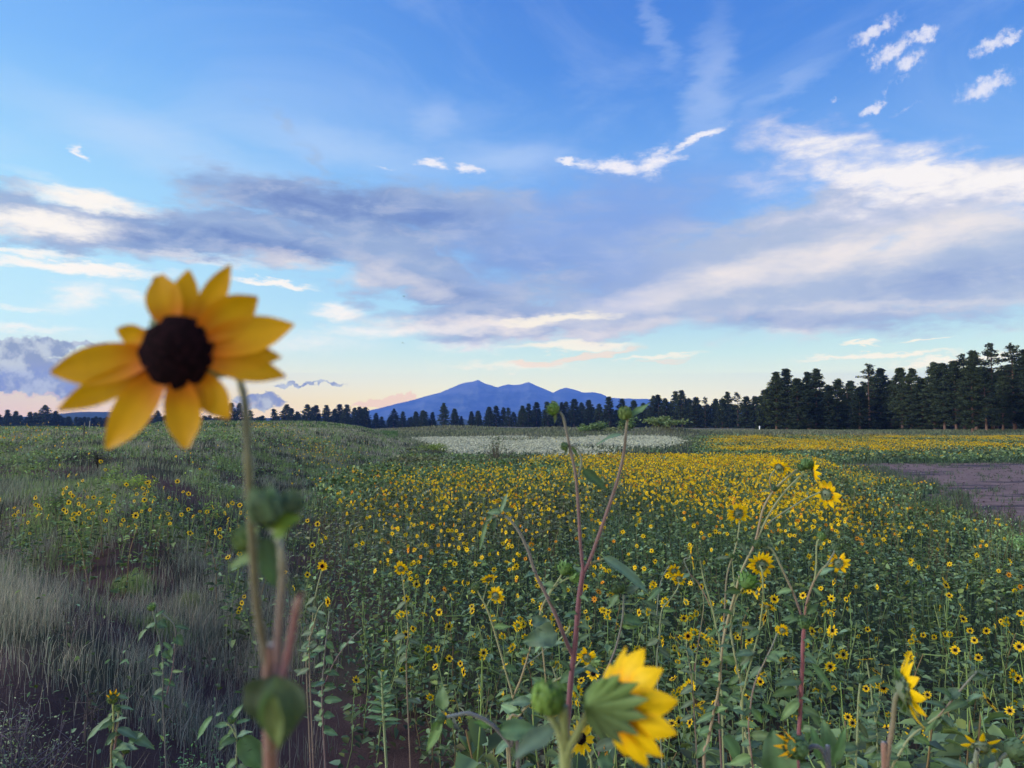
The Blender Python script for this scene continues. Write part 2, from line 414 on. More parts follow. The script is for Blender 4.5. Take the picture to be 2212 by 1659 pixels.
def zone_col(x, y):
    """turf and soil colours by place"""
    s = x / np.maximum(y, 1)
    n = fbm(x * .6, y * .6, 40, 4); n3 = fbm(x * .05, y * .05, 44, 4)
    soil = np.array([.078, .050, .046]); turf = np.array([.062, .078, .040]); straw = np.array([.16, .15, .10]); green = np.array([.060, .105, .045])
    c = soil[None] * (1 - sst(n, .45, .7))[:, None] + np.array([.05, .055, .035])[None] * sst(n, .45, .7)[:, None]
    far = sst(y, 30, 60)[:, None]
    m = (turf[None] * (1 - n3[:, None]) + straw[None] * n3[:, None])
    c = c * (1 - far) + m * far
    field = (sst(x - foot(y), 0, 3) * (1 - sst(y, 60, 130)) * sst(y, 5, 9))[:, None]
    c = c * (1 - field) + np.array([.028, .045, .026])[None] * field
    gs = (np.exp(-((y - 118) / 14) ** 2) * sst(s, -.52, -.45) * (1 - sst(s, -.24, -.14)) + (1 - sst(s, -.53, -.48)) * np.exp(-((y - 135) / 14) ** 2))[:, None]
    c = c * (1 - np.clip(gs, 0, 1)) + green[None] * np.clip(gs, 0, 1)
    vf = sst(y, 150, 200)[:, None]
    n5 = fbm(x * .01, y * .03, 55, 3)[:, None]
    c = c * (1 - vf) + (np.array([.10, .105, .06])[None] * (1 - n5) + np.array([.19, .17, .12])[None] * n5) * vf
    fl = sst(y, 400, 900)[:, None]
    return c * (1 - fl) + np.array([.03, .045, .03])[None] * fl
def build_ground():
    ny, ns = 430, 360
    t = np.linspace(0, 1, ny)
    y = -10 + np.interp(t, [0, .12, 1], [0, 11, 0]) * 0
    y = np.concatenate([np.linspace(-12, 2, 30), np.geomspace(2.05, 16000, ny - 30)])
    s = np.linspace(-1, 1, ns); s = np.sign(s) * np.abs(s) ** 1.05
    Y, SS = np.meshgrid(y, s, indexing='ij')
    X = SS * (np.maximum(Y, 0) * 1.0 + 16)
    X = X.ravel(); Y = Y.ravel(); Z = H(X, Y)
    i = np.arange(ny - 1)[:, None] * ns + np.arange(ns - 1)[None]
    F = np.stack([i, i + 1, i + ns + 1, i + ns], -1).reshape(-1, 4)
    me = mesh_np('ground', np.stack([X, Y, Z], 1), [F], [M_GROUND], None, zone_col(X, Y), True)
    tag(put('ground', me), kind='structure')
build_ground()

def build_mud():
    st = .35
    gx, gy = np.arange(10, 60, st), np.arange(13, 58, st)
    X, Y = np.meshgrid(gx, gy, indexing='ij')
    nx, nyy = X.shape
    c = mud_mask(X[:-1, :-1] + st / 2, Y[:-1, :-1] + st / 2)
    i = np.arange(nx - 1)[:, None] * nyy + np.arange(nyy - 1)[None]
    F = np.stack([i, i + nyy, i + nyy + 1, i + 1], -1)[c]
    x, y = X.ravel(), Y.ravel()
    V = np.stack([x, y, H(x, y) + .012 + .0 * x], 1)
    used = np.unique(F); rm = -np.ones(len(V), int); rm[used] = np.arange(len(used))
    def b(g):
        p = g.node('ShaderNodeNewGeometry').outputs['Position']
        a = g.noise(g.map(p, sc=(.12, .35, 1)), 1.0, 5, .6)
        n = g.noise(p, 2.2, 6, .7)
        f = g.noise(p, 14, 4, .7)
        c = g.mix(g.ss(n, .35, .7), rgb(.125, .074, .064), rgb(.22, .15, .13))
        c = g.mix(g.ss(a, .52, .60), c, rgb(.048, .032, .038))
        c = g.mix(g.ss(f, .62, .72) * .6, c, rgb(.25, .22, .2))
        bump = g.node('ShaderNodeBump', {'Height': n + f, 'Strength': .5, 'Distance': .06}).outputs[0]
        return bsdf(g, c, .8, .2, Normal=S(g, bump))
    me = mesh_np('mud_flat', V[used], [rm[F]], [mat('bare mud', b)])
    tag(put('mud_flat', me), kind='structure')
build_mud()

# ------------------------------------------------------------------ mountain, hills
def build_mountain():
    D = 11000.0
    sil = [(600, 903), (690, 900), (740, 896), (801, 884), (850, 872), (885, 864), (950, 846), (993, 827), (1008, 823), (1020, 822), (1033, 817), (1047, 825), (1074, 835),
           (1096, 828), (1110, 829), (1125, 828), (1143, 823), (1160, 830), (1195, 846), (1209, 838), (1223, 835), (1238, 838), (1259, 845), (1283, 845), (1299, 849), (1315, 857), (1335, 858), (1370, 860), (1407, 860), (1436, 864), (1480, 872), (1560, 884), (1700, 896), (1900, 903)]
    px = np.array([p[0] for p in sil], float); py = np.array([p[1] for p in sil], float)
    nx, ny = 420, 90
    u = np.linspace(600, 1900, nx); top = np.interp(u, px, py)
    rid = fbm(u * .05, u * 0, 71, 5) - .5
    hgt = (915 - top) / FPX * D + rid * 16
    x = (u - 1106) / FPX * D
    v = np.linspace(0, 1, ny)                                   # 0 = foot in front, .5 = crest, 1 = foot behind
    X, V = np.meshgrid(x, v, indexing='ij')
    Yd = D - 2600 * (1 - V / .5).clip(0) + 2600 * ((V - .5) / .5).clip(0)
    prof = np.where(V < .5, (V / .5) ** 1.25, ((1 - V) / .5) ** 1.25)
    g1 = np.abs(fbm(X * .0022, Yd * .0009, 61, 5) - .5) * 2
    Z = hgt[:, None] * prof - hgt[:, None] * .40 * g1 * np.sin(np.pi * prof).clip(0) - 6
    Xp = X * (Yd / D) 
    i = np.arange(nx - 1)[:, None] * ny + np.arange(ny - 1)[None]
    F = np.stack([i, i + ny, i + ny + 1, i + 1], -1).reshape(-1, 4)
    def b(g):
        p = g.node('ShaderNodeNewGeometry').outputs['Position']
        n = g.noise(g.map(p, sc=(.0026, .0008, .009)), 1.0, 6, .7)
        z = S(g, g.node('ShaderNodeSeparateXYZ', {0: p}).outputs[2])
        c = g.mix(g.ss(n, .4, .65), rgb(.02, .035, .025), rgb(.12, .13, .09))
        c = g.mix(g.ss(z + n * 260, 520, 700) * .6, c, rgb(.16, .15, .14))
        return bsdf(g, c, .95, .05)
    me = mesh_np('mountain', np.stack([Xp.ravel(), Yd.ravel(), Z.ravel()], 1), [F], [mat('forested rock', b)], None, None, True)
    tag(put('mountain', me), kind='structure')
    # clearings low on the front slope
build_mountain()
def build_hills():
    def b(g):
        p = g.node('ShaderNodeNewGeometry').outputs['Position']
        n = g.noise(p, .02, 5, .7)
        return bsdf(g, g.mix(n, rgb(.02, .03, .02), rgb(.06, .075, .045)), .95, .03)
    M = mat('wooded slope', b)
    for k, (D, prof) in enumerate(((3200.0, [(-400, 900), (0, 899), (90, 901), (150, 893), (210, 888), (260, 889), (300, 895), (360, 899), (450, 903), (560, 901), (620, 903), (740, 906), (860, 907), (1000, 905), (1100, 909), (1300, 907), (1800, 905), (2600, 903)]),)):
        px = np.array([p[0] for p in prof], float); py = np.array([p[1] for p in prof], float)
        u = np.linspace(-400, 2600, 700); nv = 14
        h = (915 - np.interp(u, px, py)) / FPX * D + (vnoise(u * .35, u * 0, 3) - .5) * 5 + (vnoise(u * .9, u * 0, 8) - .5) * 4
        v = np.linspace(0, 1, nv)
        X, V = np.meshgrid((u - 1106) / FPX * D, v, indexing='ij')
        Y = D + (V - .5) * 900
        Z = h[:, None] * np.sin(np.pi * V) ** .6 - 2
        i = np.arange(len(u) - 1)[:, None] * nv + np.arange(nv - 1)[None]
        F = np.stack([i, i + nv, i + nv + 1, i + 1], -1).reshape(-1, 4)
        tag(put('hills', mesh_np('hills', np.stack([X.ravel(), Y.ravel(), Z.ravel()], 1), [F], [M])), kind='structure')
build_hills()

def build_haze():
    x0, x1, y0, y1, z0, z1 = -10000, 10000, -60, 14000, -25, HAZE_TOP
    V = [(x, y, z) for z in (z0, z1) for y in (y0, y1) for x in (x0, x1)]
    F = np.array([[0, 2, 3, 1], [4, 5, 7, 6], [0, 1, 5, 4], [2, 6, 7, 3], [0, 4, 6, 2], [1, 3, 7, 5]])
    m = bpy.data.materials.new('hazy air'); m.use_nodes = True; t = m.node_tree; t.nodes.clear()
    v = t.nodes.new('ShaderNodeVolumePrincipled')
    v.inputs['Color'].default_value = (.18, .37, 1.0, 1)
    v.inputs['Density'].default_value = HAZE_D
    o = t.nodes.new('ShaderNodeOutputMaterial'); t.links.new(v.outputs[0], o.inputs['Volume'])
    tag(put('haze', mesh_np('haze', V, [F], [m])), kind='stuff')
build_haze()

# ------------------------------------------------------------------ pines
def _bark(g):
    p = g.node('ShaderNodeTexCoord').outputs['Object']
    n = g.noise(g.map(p, sc=(3, 3, .6)), 1.0, 5, .7)
    return bsdf(g, g.mix(n, rgb(.06, .035, .03), rgb(.20, .13, .10)), .95, .05)
M_BARK = mat('pine bark', _bark)
def _needle(g):
    p = g.node('ShaderNodeTexCoord').outputs['Object']
    n = g.noise(p, .5, 4, .6)
    c = tinted(g, g.mix(n, rgb(.026, .042, .026), rgb(.066, .09, .05)))
    r = g.node('ShaderNodeObjectInfo').outputs['Random']
    c = g.mix(1.0, c, g.mix(S(g, r), rgb(.45, .48, .55), rgb(1.15, 1.1, .95)), 'MULTIPLY')
    return thin(g, c, c, .15, .8, .05)
M_NEEDLE = mat('pine needles', _needle)
def tube_pts(mb, pts, rad, sides=6, m=0, tint=(1, 1, 1), cap=False):
    pts = np.asarray(pts, float); n = len(pts)
    d = np.gradient(pts, axis=0); d /= np.linalg.norm(d, axis=1)[:, None] + 1e-12
    ref = np.array([0, 0, 1.0]) if abs(d[:, 2]).mean() < .8 else np.array([1.0, 0, 0])
    a = np.cross(d, ref); a /= np.linalg.norm(a, axis=1)[:, None] + 1e-12
    b = np.cross(d, a)
    th = np.linspace(0, 2 * np.pi, sides, endpoint=False)
    rad = np.broadcast_to(np.asarray(rad, float), (n,))
    V = pts[:, None] + rad[:, None, None] * (a[:, None] * np.cos(th)[None, :, None] + b[:, None] * np.sin(th)[None, :, None])
    i = np.arange(n - 1)[:, None] * sides + np.arange(sides)[None]; j = np.arange(n - 1)[:, None] * sides + (np.arange(sides) + 1)[None] % sides
    F = np.stack([i, j, j + sides, i + sides], -1).reshape(-1, 4)
    if isinstance(tint, np.ndarray) and tint.ndim == 2: tint = np.repeat(tint, sides, 0)
    mb.add(V.reshape(-1, 3), F, m, tint)
    if cap:
        mb.add(V[-1], np.array([[0, k, k + 1] for k in range(1, sides - 1)]), m, tint if not (isinstance(tint, np.ndarray) and tint.ndim == 2) else tint[-sides:])
def rand_dirs(rng, n):
    v = rng.normal(size=(n, 3)); return v / (np.linalg.norm(v, axis=1)[:, None] + 1e-9)
def clump(mb, c, r, n, rng, size, tint, flat=.6):
    """needle tufts: little slivers scattered through a ragged ball"""
    d = rand_dirs(rng, n) * (rng.random((n, 1)) ** .45) * r; d[:, 2] *= flat
    o = c + d
    a = rand_dirs(rng, n) * size * rng.uniform(.6, 1.3, (n, 1)); a[:, 2] = np.abs(a[:, 2]) * .8
    b = np.cross(a, rand_dirs(rng, n)); b = b / (np.linalg.norm(b, axis=1)[:, None] + 1e-9) * size * rng.uniform(.25, .5, (n, 1))
    V = np.stack([o - a * .5 - b * .6, o - a * .4 + b * .7, o + a * .7], 1).reshape(-1, 3)
    F = np.arange(3 * n).reshape(-1, 3)
    t = np.repeat(np.broadcast_to(np.asarray(tint, float), (n, 3)) * rng.uniform(.7, 1.35, (n, 1)), 3, 0)
    mb.add(V, F, 0, t)
def make_pine(seed, h=20.0, kind='ponderosa', base=.22, width=.2, dens=1.0):
    """returns (trunk mesh, crown mesh); kind: ponderosa (rounded, clumped), cone (narrow young), sparse (open, with gaps)"""
    rng = np.random.default_rng(seed)
    tk = MB(); cr = MB()
    lean = rng.normal(0, .012, 2)
    zs = np.linspace(0, h * .97, 9)
    wob = np.cumsum(rng.normal(0, .04, (9, 2)), 0)
    tp = np.stack([lean[0] * zs + wob[:, 0], lean[1] * zs + wob[:, 1], zs], 1)
    tube_pts(tk, tp, np.interp(zs / h, [0, .05, 1], [.36, .27, .03]) * h / 20, 7)
    z = h * base
    ax = lambda zz: np.array([np.interp(zz, zs, tp[:, 0]), np.interp(zz, zs, tp[:, 1]), zz])
    ang = rng.uniform(0, 6.28)
    while z < h * .99:
        f = (z / h - base) / (1 - base)
        if kind == 'cone': L = h * width * (1 - f) ** .85 + .25
        elif kind == 'sparse': L = h * width * (.55 + .5 * math.sin(f * 3.0 + .4)) * (1.05 - f) ** .5
        else: L = h * width * (math.sin(min(1, f * 1.25 + .22) * math.pi * .62) ** .8) * (1.03 - f ** 2.6) * (1.02 - f) ** .22 
        nb = rng.integers(4, 7) if kind != 'sparse' else rng.integers(2, 4)
        for k in range(nb):
            ang += 2.4 + rng.normal(0, .35)
            l = L * rng.uniform(.62, 1.18)
            if kind == 'sparse' and rng.random() < .22: continue
            up = rng.normal(.05, .16) + .28 * f
            d = np.array([math.cos(ang), math.sin(ang), up])
            o = ax(z)
            e = o + d * l
            mid = o + d * l * .5 + np.array([0, 0, -.05 * l])
            tube_pts(tk, [o, mid, e], [.05 * h / 20 * (1.2 - f), .035 * h / 20, .015], 4)
            nc = max(2, int(l / (.62 if kind != 'cone' else .5)))
            t0 = rng.uniform(.75, 1.25)
            for q in range(nc):
                u = (q + .6) / nc if nc > 2 else (q + 1) / nc
                if u < .3 and f < .75: continue
                cpos = o + d * l * u + rng.normal(0, .16, 3) + np.array([0, 0, .1])
                rr = (.52 if kind != 'cone' else .42) * rng.uniform(.75, 1.3) * (h / 20)
                clump(cr, cpos, rr * 1.25, int(30 * dens), rng, .50 * (h / 20) ** .5, np.array([1, 1, 1]) * t0)
        z += h * (.030 if kind != 'sparse' else .037) * rng.uniform(.7, 1.35)
    for q in range(4):
        clump(cr, ax(h * (.93 + .016 * q)) , .36 * h / 20, int(20 * dens), rng, .34, (1.05, 1.05, 1.05), 1.3)
    if kind != 'cone':                                       # bare dead limbs below the crown
        for q in range(6):
            a = rng.uniform(0, 6.28); o = ax(h * base * rng.uniform(.55, 1.2)); l = rng.uniform(.7, 2.0)
            tube_pts(tk, [o, o + np.array([math.cos(a) * l, math.sin(a) * l, rng.normal(0, .25)])], [.03, .008], 4)
    return tk.mesh('trunk', [M_BARK]), cr.mesh('crown', [M_NEEDLE])
PINES = {
    'p': [make_pine(s, 20, 'ponderosa', b, w, d) for s, b, w, d in ((1, .13, .21, 1), (2, .10, .19, 1), (3, .17, .22, 1), (4, .07, .18, 1.), (5, .12, .24, 1.))],
    'c': [make_pine(s, 20, 'cone', b, w, 1) for s, b, w in ((11, .05, .18), (12, .03, .21), (13, .07, .16), (14, .02, .19))],
    's': [make_pine(s, 20, 'sparse', b, w, .9) for s, b, w in ((21, .22, .21), (22, .18, .18), (23, .28, .22))],
}
TREE_XY = []
def pine(px, top, depth, kind, label, group, rng, base_z=None, wide=1.0, idx=None):
    x = (px - 1106) / FPX * depth
    z = Hs(x, depth) - .15
    h = (CAM_Z + (915 - top) / FPX * depth) - z
    lst = PINES[kind]; tm, cm = lst[rng.integers(len(lst)) if idx is None else idx]
    root = bpy.data.objects.new('pine_tree', None); COL.objects.link(root)
    root.location = (x, depth, z)
    s = h / 20.0; w = s * wide
    # young trees are narrower for their height than the 20 m pattern scaled down
    root.scale = (w, w, s); root.rotation_euler = (0, 0, rng.uniform(0, 6.28))
    root.empty_display_size = .1
    tag(root, label, 'pine tree', group)
    put('trunk', tm, root); put('crown', cm, root)
    TREE_XY.append((x, depth))
    return root
def build_trees():
    rng = np.random.default_rng(77)
    # right-hand wood: (x, top y, depth, kind, label)
    A = [(1677, 803, 205, 'p', 'dense pine at the left end of the tall right-hand wood'), (1700, 796, 212, 'p', 'tall dark pine just inside the left end of the right-hand wood'), (1722, 818, 200, 'c', 'narrow shorter pine filling the gap right of the tall end pines'),
         (1746, 804, 220, 'p', 'pine with a blunt top, left one of a close pair in the right-hand wood'), (1762, 797, 218, 'p', 'pine with a pointed top, right one of a close pair in the right-hand wood'),
         (1790, 832, 200, 'c', 'short pine left of the lone pointed cone-shaped pine'), (1808, 818, 205, 'c', 'cone-shaped pine with a sharp single tip rising from the dip in the wood'), (1831, 830, 215, 's', 'thin scraggly small pine showing sky through it'),
         (1878, 789, 200, 's', 'round-headed pine with an open forked top'), (1902, 795, 205, 'p', 'pine with a leaning top right behind the round-headed pine'), (1856, 835, 196, 'c', 'low dense pine at the foot of the round-headed pine'), (1924, 822, 200, 'c', 'short pine in the notch right of the round-headed pine'),
         (1948, 794, 195, 'p', 'broad pine left of the notch before the tallest trees'), (1968, 796, 190, 'p', 'full dark pine beside the notch before the tallest trees'), (1993, 818, 185, 'c', 'narrow pine standing in the notch before the tallest trees'),
         (2017, 783, 182, 'p', 'pine starting the step up to the tallest trees'), (2040, 784, 180, 'p', 'pine with twin tips at the step up to the tallest trees'), (2064, 779, 176, 'p', 'thick pine under the tallest trees, left of the ragged one'),
         (2081, 768, 178, 's', 'ragged pine with layered limbs among the tallest trees'), (2108, 758, 172, 'p', 'very tall round-topped pine left of the see-through pine'), (2142, 745, 174, 's', 'very tall open pine with sky showing between its limbs'),
         (2165, 812, 165, 'p', 'lower dark pine beneath the orange gap in the crowns'), (2192, 738, 168, 's', 'tallest pine of all, near the right edge of the wood'), (2216, 756, 166, 'p', 'tall pine cut by the edge of the view'), (2130, 800, 160, 'p', 'wide pine in front of the see-through pine'), (2240, 770, 160, 'p', 'last pine of the right-hand wood'),
         (1840, 822, 222, 'p', 'dim pine standing behind the scraggly small pine'), (1655, 842, 226, 'c', 'small pine leaning on the left end of the right-hand wood'), (2100, 790, 150, 'p', 'pine with a pale bare trunk standing out in front of the wood')]
    for px, top, d, k, lab in A:
        pine(px, top, d, k, lab, 'tall pines of the right-hand wood', rng, wide=1.32 if k != 'c' else 1.6)
    # second ranks close the gaps; nothing tells them apart
    for px in np.arange(1664, 2262, 12.0):
        t = np.interp(px, [1668, 1700, 1790, 1830, 1880, 1925, 1960, 1993, 2040, 2110, 2250], [835, 824, 850, 852, 825, 846, 826, 842, 815, 800, 790]) + rng.uniform(-6, 10)
        pine(px + rng.uniform(-5, 5), t, rng.uniform(222, 262), 'c' if rng.random() < .6 else 'p', 'dark pine in the back ranks of the tall right-hand wood', 'back ranks of the right-hand wood', rng, wide=1.7)
    def midlab(px):
        return ('dark pine of the middle treeline under the left foot of the mountain' if px < 1060 else 'dark pine of the middle treeline just left of the left bud stem' if px < 1205 else 'dark pine of the middle treeline between the two tall bud stems' if px < 1350
                else 'dark pine of the middle treeline just right of the right bud stem' if px < 1440 else 'dark pine in the line right of the mountain, nearer the mountain' if px < 1550 else 'dark pine in the line right of the mountain, nearer the tall wood')
    # middle line (in front of and right of the mountain)
    cen = [(40, 380), (75, 375), (130, 385), (205, 328), (275, 365), (370, 385), (410, 375), (480, 352), (520, 345), (565, 355), (600, 360), (680, 345), (715, 335), (760, 325), (860, 318), (830, 325), (910, 325), (935, 320),
           (985, 305), (1035, 325), (1075, 312), (1140, 335), (1200, 293), (1275, 302), (1345, 312), (1400, 330), (1460, 285), (1495, 278), (1540, 300), (1590, 258), (1635, 252), (1680, 300), (1720, 295), (1775, 290), (1835, 302), (1875, 300), (1910, 263), (1970, 265), (2020, 290), (2070, 290), (2110, 285)]
    zl = {3: 'tall broad pine standing out before the left foot of the mountain', 22: 'tallest pine between the two tall flower buds', 29: 'broad pine with a double top left of the low saddle', 30: 'broad round pine right behind the double-topped one', 36: 'tall full pine midway between the broad pines and the right-hand wood', 37: 'thin-topped pine beside the tall full one midway to the wood'}
    for i, (cx, cy) in enumerate(cen):
        px, top = 884.8 + cx * .36, 752 + cy * .36
        d = np.interp(px, [880, 1100, 1350, 1640], [520, 470, 400, 300]) + rng.uniform(-20, 20)
        kk = 's' if i in (33, 37) else ('p' if i in (3, 29, 30, 36, 26, 27) or rng.random() < .15 else 'c')
        pine(px, top, d, kk, zl.get(i, midlab(px)),
             ('notable pines of the middle line' if i in zl else 'middle treeline below the mountain' if px < 1440 else 'pines between the mountain and the tall wood'), rng, wide=1.75 if kk == 'c' else 1.35)
    for px in np.arange(1112, 1660, 10.5):
        top = np.interp(px, [1112, 1160, 1340, 1480, 1660], [884, 882, 880, 872, 876]) + rng.uniform(-3, 7)
        left = px < 1440
        pine(px + rng.uniform(-4, 4), top, np.interp(px, [1100, 1660], [510, 330]) + rng.uniform(0, 30), 'c', midlab(px),
             'middle treeline below the mountain' if left else 'pines between the mountain and the tall wood', rng, wide=2.0)
    lc = [(170, 230), (240, 232), (320, 285), (480, 275), (545, 240), (585, 268), (625, 290), (695, 240), (720, 262), (755, 250), (825, 245), (875, 270), (915, 242), (945, 268), (975, 245), (1010, 262), (1040, 258), (1070, 270), (1100, 262), (1155, 298),
          (1275, 270), (1335, 290), (1395, 325), (1430, 290), (1470, 285), (1500, 292), (1545, 300), (1690, 270), (1730, 320), (1800, 290), (1845, 285), (1920, 258)]
    zl = {4: 'full pine fifth from the flower stem in the left treeline', 7: 'pine with a wide round head in the left treeline', 10: 'lone tall pine right of the round-headed one in the left treeline'}
    for i, (cx, cy) in enumerate(lc):
        px, top = 442.4 + cx * .32, 796.3 + cy * .32
        kk = 'p' if i in (0, 1, 4, 7, 10, 20) else 'c'
        pine(px, top, 560 + rng.uniform(-25, 25), kk, zl.get(i, 'small dark pine in the left line, next to the blurred stem' if px < 660 else 'small dark pine in the left line, next to the mountain foot'), 'notable pines of the left line' if i in zl else 'line of pines left of the mountain', rng, wide=1.9 if kk == 'c' else 1.5)
    for px in np.arange(556, 900, 15):
        pine(px + rng.uniform(-4, 4), np.interp(px, [556, 700, 800, 900], [900, 892, 902, 900]) + rng.uniform(-2, 4), rng.uniform(600, 640), 'c', 'short pine filling the back of the left line', 'line of pines left of the mountain', rng, wide=2.4)
    fl = [(18, 886), (36, 888), (67, 890), (76, 891), (99, 875), (122, 888), (341, 887), (318, 893)]
    for i, (px, top) in enumerate(fl):
        pine(px, top, 620, 'p' if i in (4, 6) else 'c', 'lone taller pine above the far left treeline' if i == 4 else 'pointed pine seen between two hanging petals' if i == 6 else 'tiny dark pine in the far left treeline', 'far left treeline', rng, wide=1.9)
    for px in np.arange(-30, 560, 8.5):
        pine(px + rng.uniform(-3, 3), np.interp(px, [0, 220, 400, 560], [897, 900, 899, 901]) + rng.uniform(-2.5, 3.5), 640 + rng.uniform(0, 40), 'c', 'tiny pine of the far treeline left of the hanging petals' if px < 215 else 'tiny pine of the far treeline behind the hanging petals' if px < 440 else 'tiny pine of the far treeline between the petals and the blurred stem', 'far left treeline', rng, wide=2.5)
build_trees()

# ------------------------------------------------------------------ plant parts seen close
def _leafh(g):
    geo = g.node('ShaderNodeNewGeometry')
    p = g.node('ShaderNodeTexCoord').outputs['Object']
    n = g.noise(p, 60.0, 4, .65)
    n2 = g.noise(p, 9.0, 2, .5)
    c = g.mix(n, rgb(.052, .082, .052), rgb(.110, .150, .100))
    c = g.mix(g.ss(n2, .4, .75) * .45, c, rgb(.13, .16, .06))
    c = tinted(g, c)
    c = g.mix(geo.outputs['Backfacing'], c, g.mix(.55, c, rgb(.17, .215, .16)))
    bump = g.node('ShaderNodeBump', {'Height': n, 'Strength': .5, 'Distance': .002}).outputs[0]
    return thin(g, c, tinted(g, rgb(.10, .20, .03)), .22, .6, .25, S(g, bump))
M_LEAFH = mat('hairy leaf', _leafh)
def _stemh(g):
    p = g.node('ShaderNodeTexCoord').outputs['Object']
    n = g.noise(p, 120.0, 3, .7)
    a = g.node('ShaderNodeAttribute', attribute_name='tint')
    c = g.mix(1.0, S(g, a.outputs[0]), g.mix(n, rgb(.7, .7, .7), rgb(1.3, 1.3, 1.3)), 'MULTIPLY')
    bump = g.node('ShaderNodeBump', {'Height': n, 'Strength': .6, 'Distance': .001}).outputs[0]
    return bsdf(g, c, .7, .25, Normal=S(g, bump), **{'Sheen Weight': .35, 'Sheen Roughness': .5})
M_STEMH = mat('hairy stem', _stemh)
def _petalh(g):
    p = g.node('ShaderNodeTexCoord').outputs['Object']
    a = g.node('ShaderNodeAttribute', attribute_name='tint')
    n = g.noise(p, 90.0, 3, .6)
    c = g.mix(1.0, S(g, a.outputs[0]), g.mix(n, rgb(.86, .82, .8), rgb(1.1, 1.12, 1.2)), 'MULTIPLY')
    return thin(g, c, c, .42, .5, .2)
M_PETALH = mat('ray petal', _petalh)

YEL = np.array([.84, .57, .006]); ORA = np.array([.80, .33, .004]); PALE = np.array([.90, .62, .02])
T_GREEN = (.16, .20, .075); T_PURP = (.115, .045, .062); T_TAN = (.23, .19, .11); T_PALE = (.19, .235, .11); T_RED = (.20, .085, .075); T_GREY = (.12, .15, .12); T_BROWN = (.20, .14, .10)

def frame(n, hint=(0, 0, 1)):
    n = Vector(n).normalized(); h = Vector(hint)
    if abs(n.dot(h)) > .95: h = Vector((1, 0, 0))
    a = h.cross(n).normalized(); b = n.cross(a)
    return a, b, n                                  # a right, b up, n out
def rotm(n, hint=(0, 0, 1)):
    a, b, n = frame(n, hint)
    return Matrix(((a.x, b.x, n.x), (a.y, b.y, n.y), (a.z, b.z, n.z))).to_4x4()
def petal_geo(L, W, ang, r0, bend, rng, cup=.15, twist=0.0, blunt=.0, nt=7, colin=ORA, colout=YEL, z0=0.0):
    """one ray petal in the flower's own plane (z = out of the face)"""
    V, T = [], []
    for i in range(nt):
        t = i / (nt - 1)
        w = W * .5 * ((.26 + .74 * math.sin(math.pi * min(1, t * .95 + .10)) ** .8) if t < .5 else max(.03 + blunt, (1 - ((t - .45) / .55) ** (2.1 + 2 * blunt))) )
        rad = r0 + L * t
        z = z0 + bend * L * t * t + .02 * L * math.sin(t * 5 + ang * 3)
        for k in (-1, -.5, 0, .5, 1):
            zz = z + cup * W * (k * k - .35) * (1 - .5 * t) + twist * k * w * t
            x, y = rad, k * w
            ca, sa = math.cos(ang), math.sin(ang)
            V.append((x * ca - y * sa, x * sa + y * ca, zz))
            m = min(1, t * 2.3); T.append(colin * (1 - m) + colout * m * (1 - .10 * (abs(k) == .5)))
    F = []
    for i in range(nt - 1):
        for k in range(4):
            a = i * 5 + k; F.append((a, a + 1, a + 6, a + 5))
    return np.array(V), np.array(F), np.array(T)
def disc_geo(r, dome=.35, seg=16, rings=5):
    V = [(0, 0, r * dome)]; F3 = []; F4 = []
    for i in range(1, rings + 1):
        a = i / rings
        for k in range(seg):
            t = 2 * math.pi * k / seg
            rr = r * a * (1 + .05 * math.sin(k * 2.7 + i * 1.9)); V.append((rr * math.cos(t), rr * math.sin(t), r * dome * (1 - a ** 2.2) + .05 * r * math.sin(k * 5.1 + i * 3.3)))
    for k in range(seg): F3.append((0, 1 + k, 1 + (k + 1) % seg))
    for i in range(rings - 1):
        for k in range(seg):
            a = 1 + i * seg + k; b = 1 + i * seg + (k + 1) % seg; F4.append((a, a + seg, b + seg, b))
    return np.array(V), np.array(F3), np.array(F4)
def calyx_geo(mb, r, rng, depth=.8, n=13, spread=.35, ln=.8, m=0, tint=(1, 1, 1), rows=2):
    """green cup behind the flower with pointed bracts"""
    prof = [(1.0, 0.0), (.98, -.22), (.78, -.5), (.42, -.72), (.16, -.86)]
    seg = 14; V = []
    for a, z in prof:
        for k in range(seg):
            t = 2 * math.pi * k / seg; V.append((r * a * math.cos(t), r * a * math.sin(t), r * z * depth))
    F = []
    for i in range(len(prof) - 1):
        for k in range(seg):
            a = i * seg + k; b = i * seg + (k + 1) % seg; F.append((a, b, b + seg, a + seg))
    mb.add(V, F, m, tint)
    for row in range(rows):
        for k in range(n):
            t = 2 * math.pi * (k + .5 * row + rng.uniform(-.2, .2)) / n
            L = r * ln * rng.uniform(.7, 1.25); w = r * .26
            r1 = r * (.97 - .2 * row); z1 = -r * (.2 + .22 * row) * depth
            ca, sa = math.cos(t), math.sin(t)
            up = rng.uniform(-.45, .12) if row == 0 else rng.uniform(-.6, .0)
            pts = [(r1, -w, z1), (r1, w, z1), (r1 + L * spread * .6, w * .7, z1 + L * .4 * up), (r1 + L * spread * .6, -w * .7, z1 + L * .4 * up), (r1 + L * spread * 1.3, 0, z1 + L * up)]
            VV = [(x * ca - y * sa, x * sa + y * ca, z) for x, y, z in pts]
            tt = np.array(tint) * rng.uniform(.8, 1.4)
            mb.add(VV, [(0, 1, 2, 3)], m, tt); mb.add(VV, [(3, 2, 4)], m, tt)
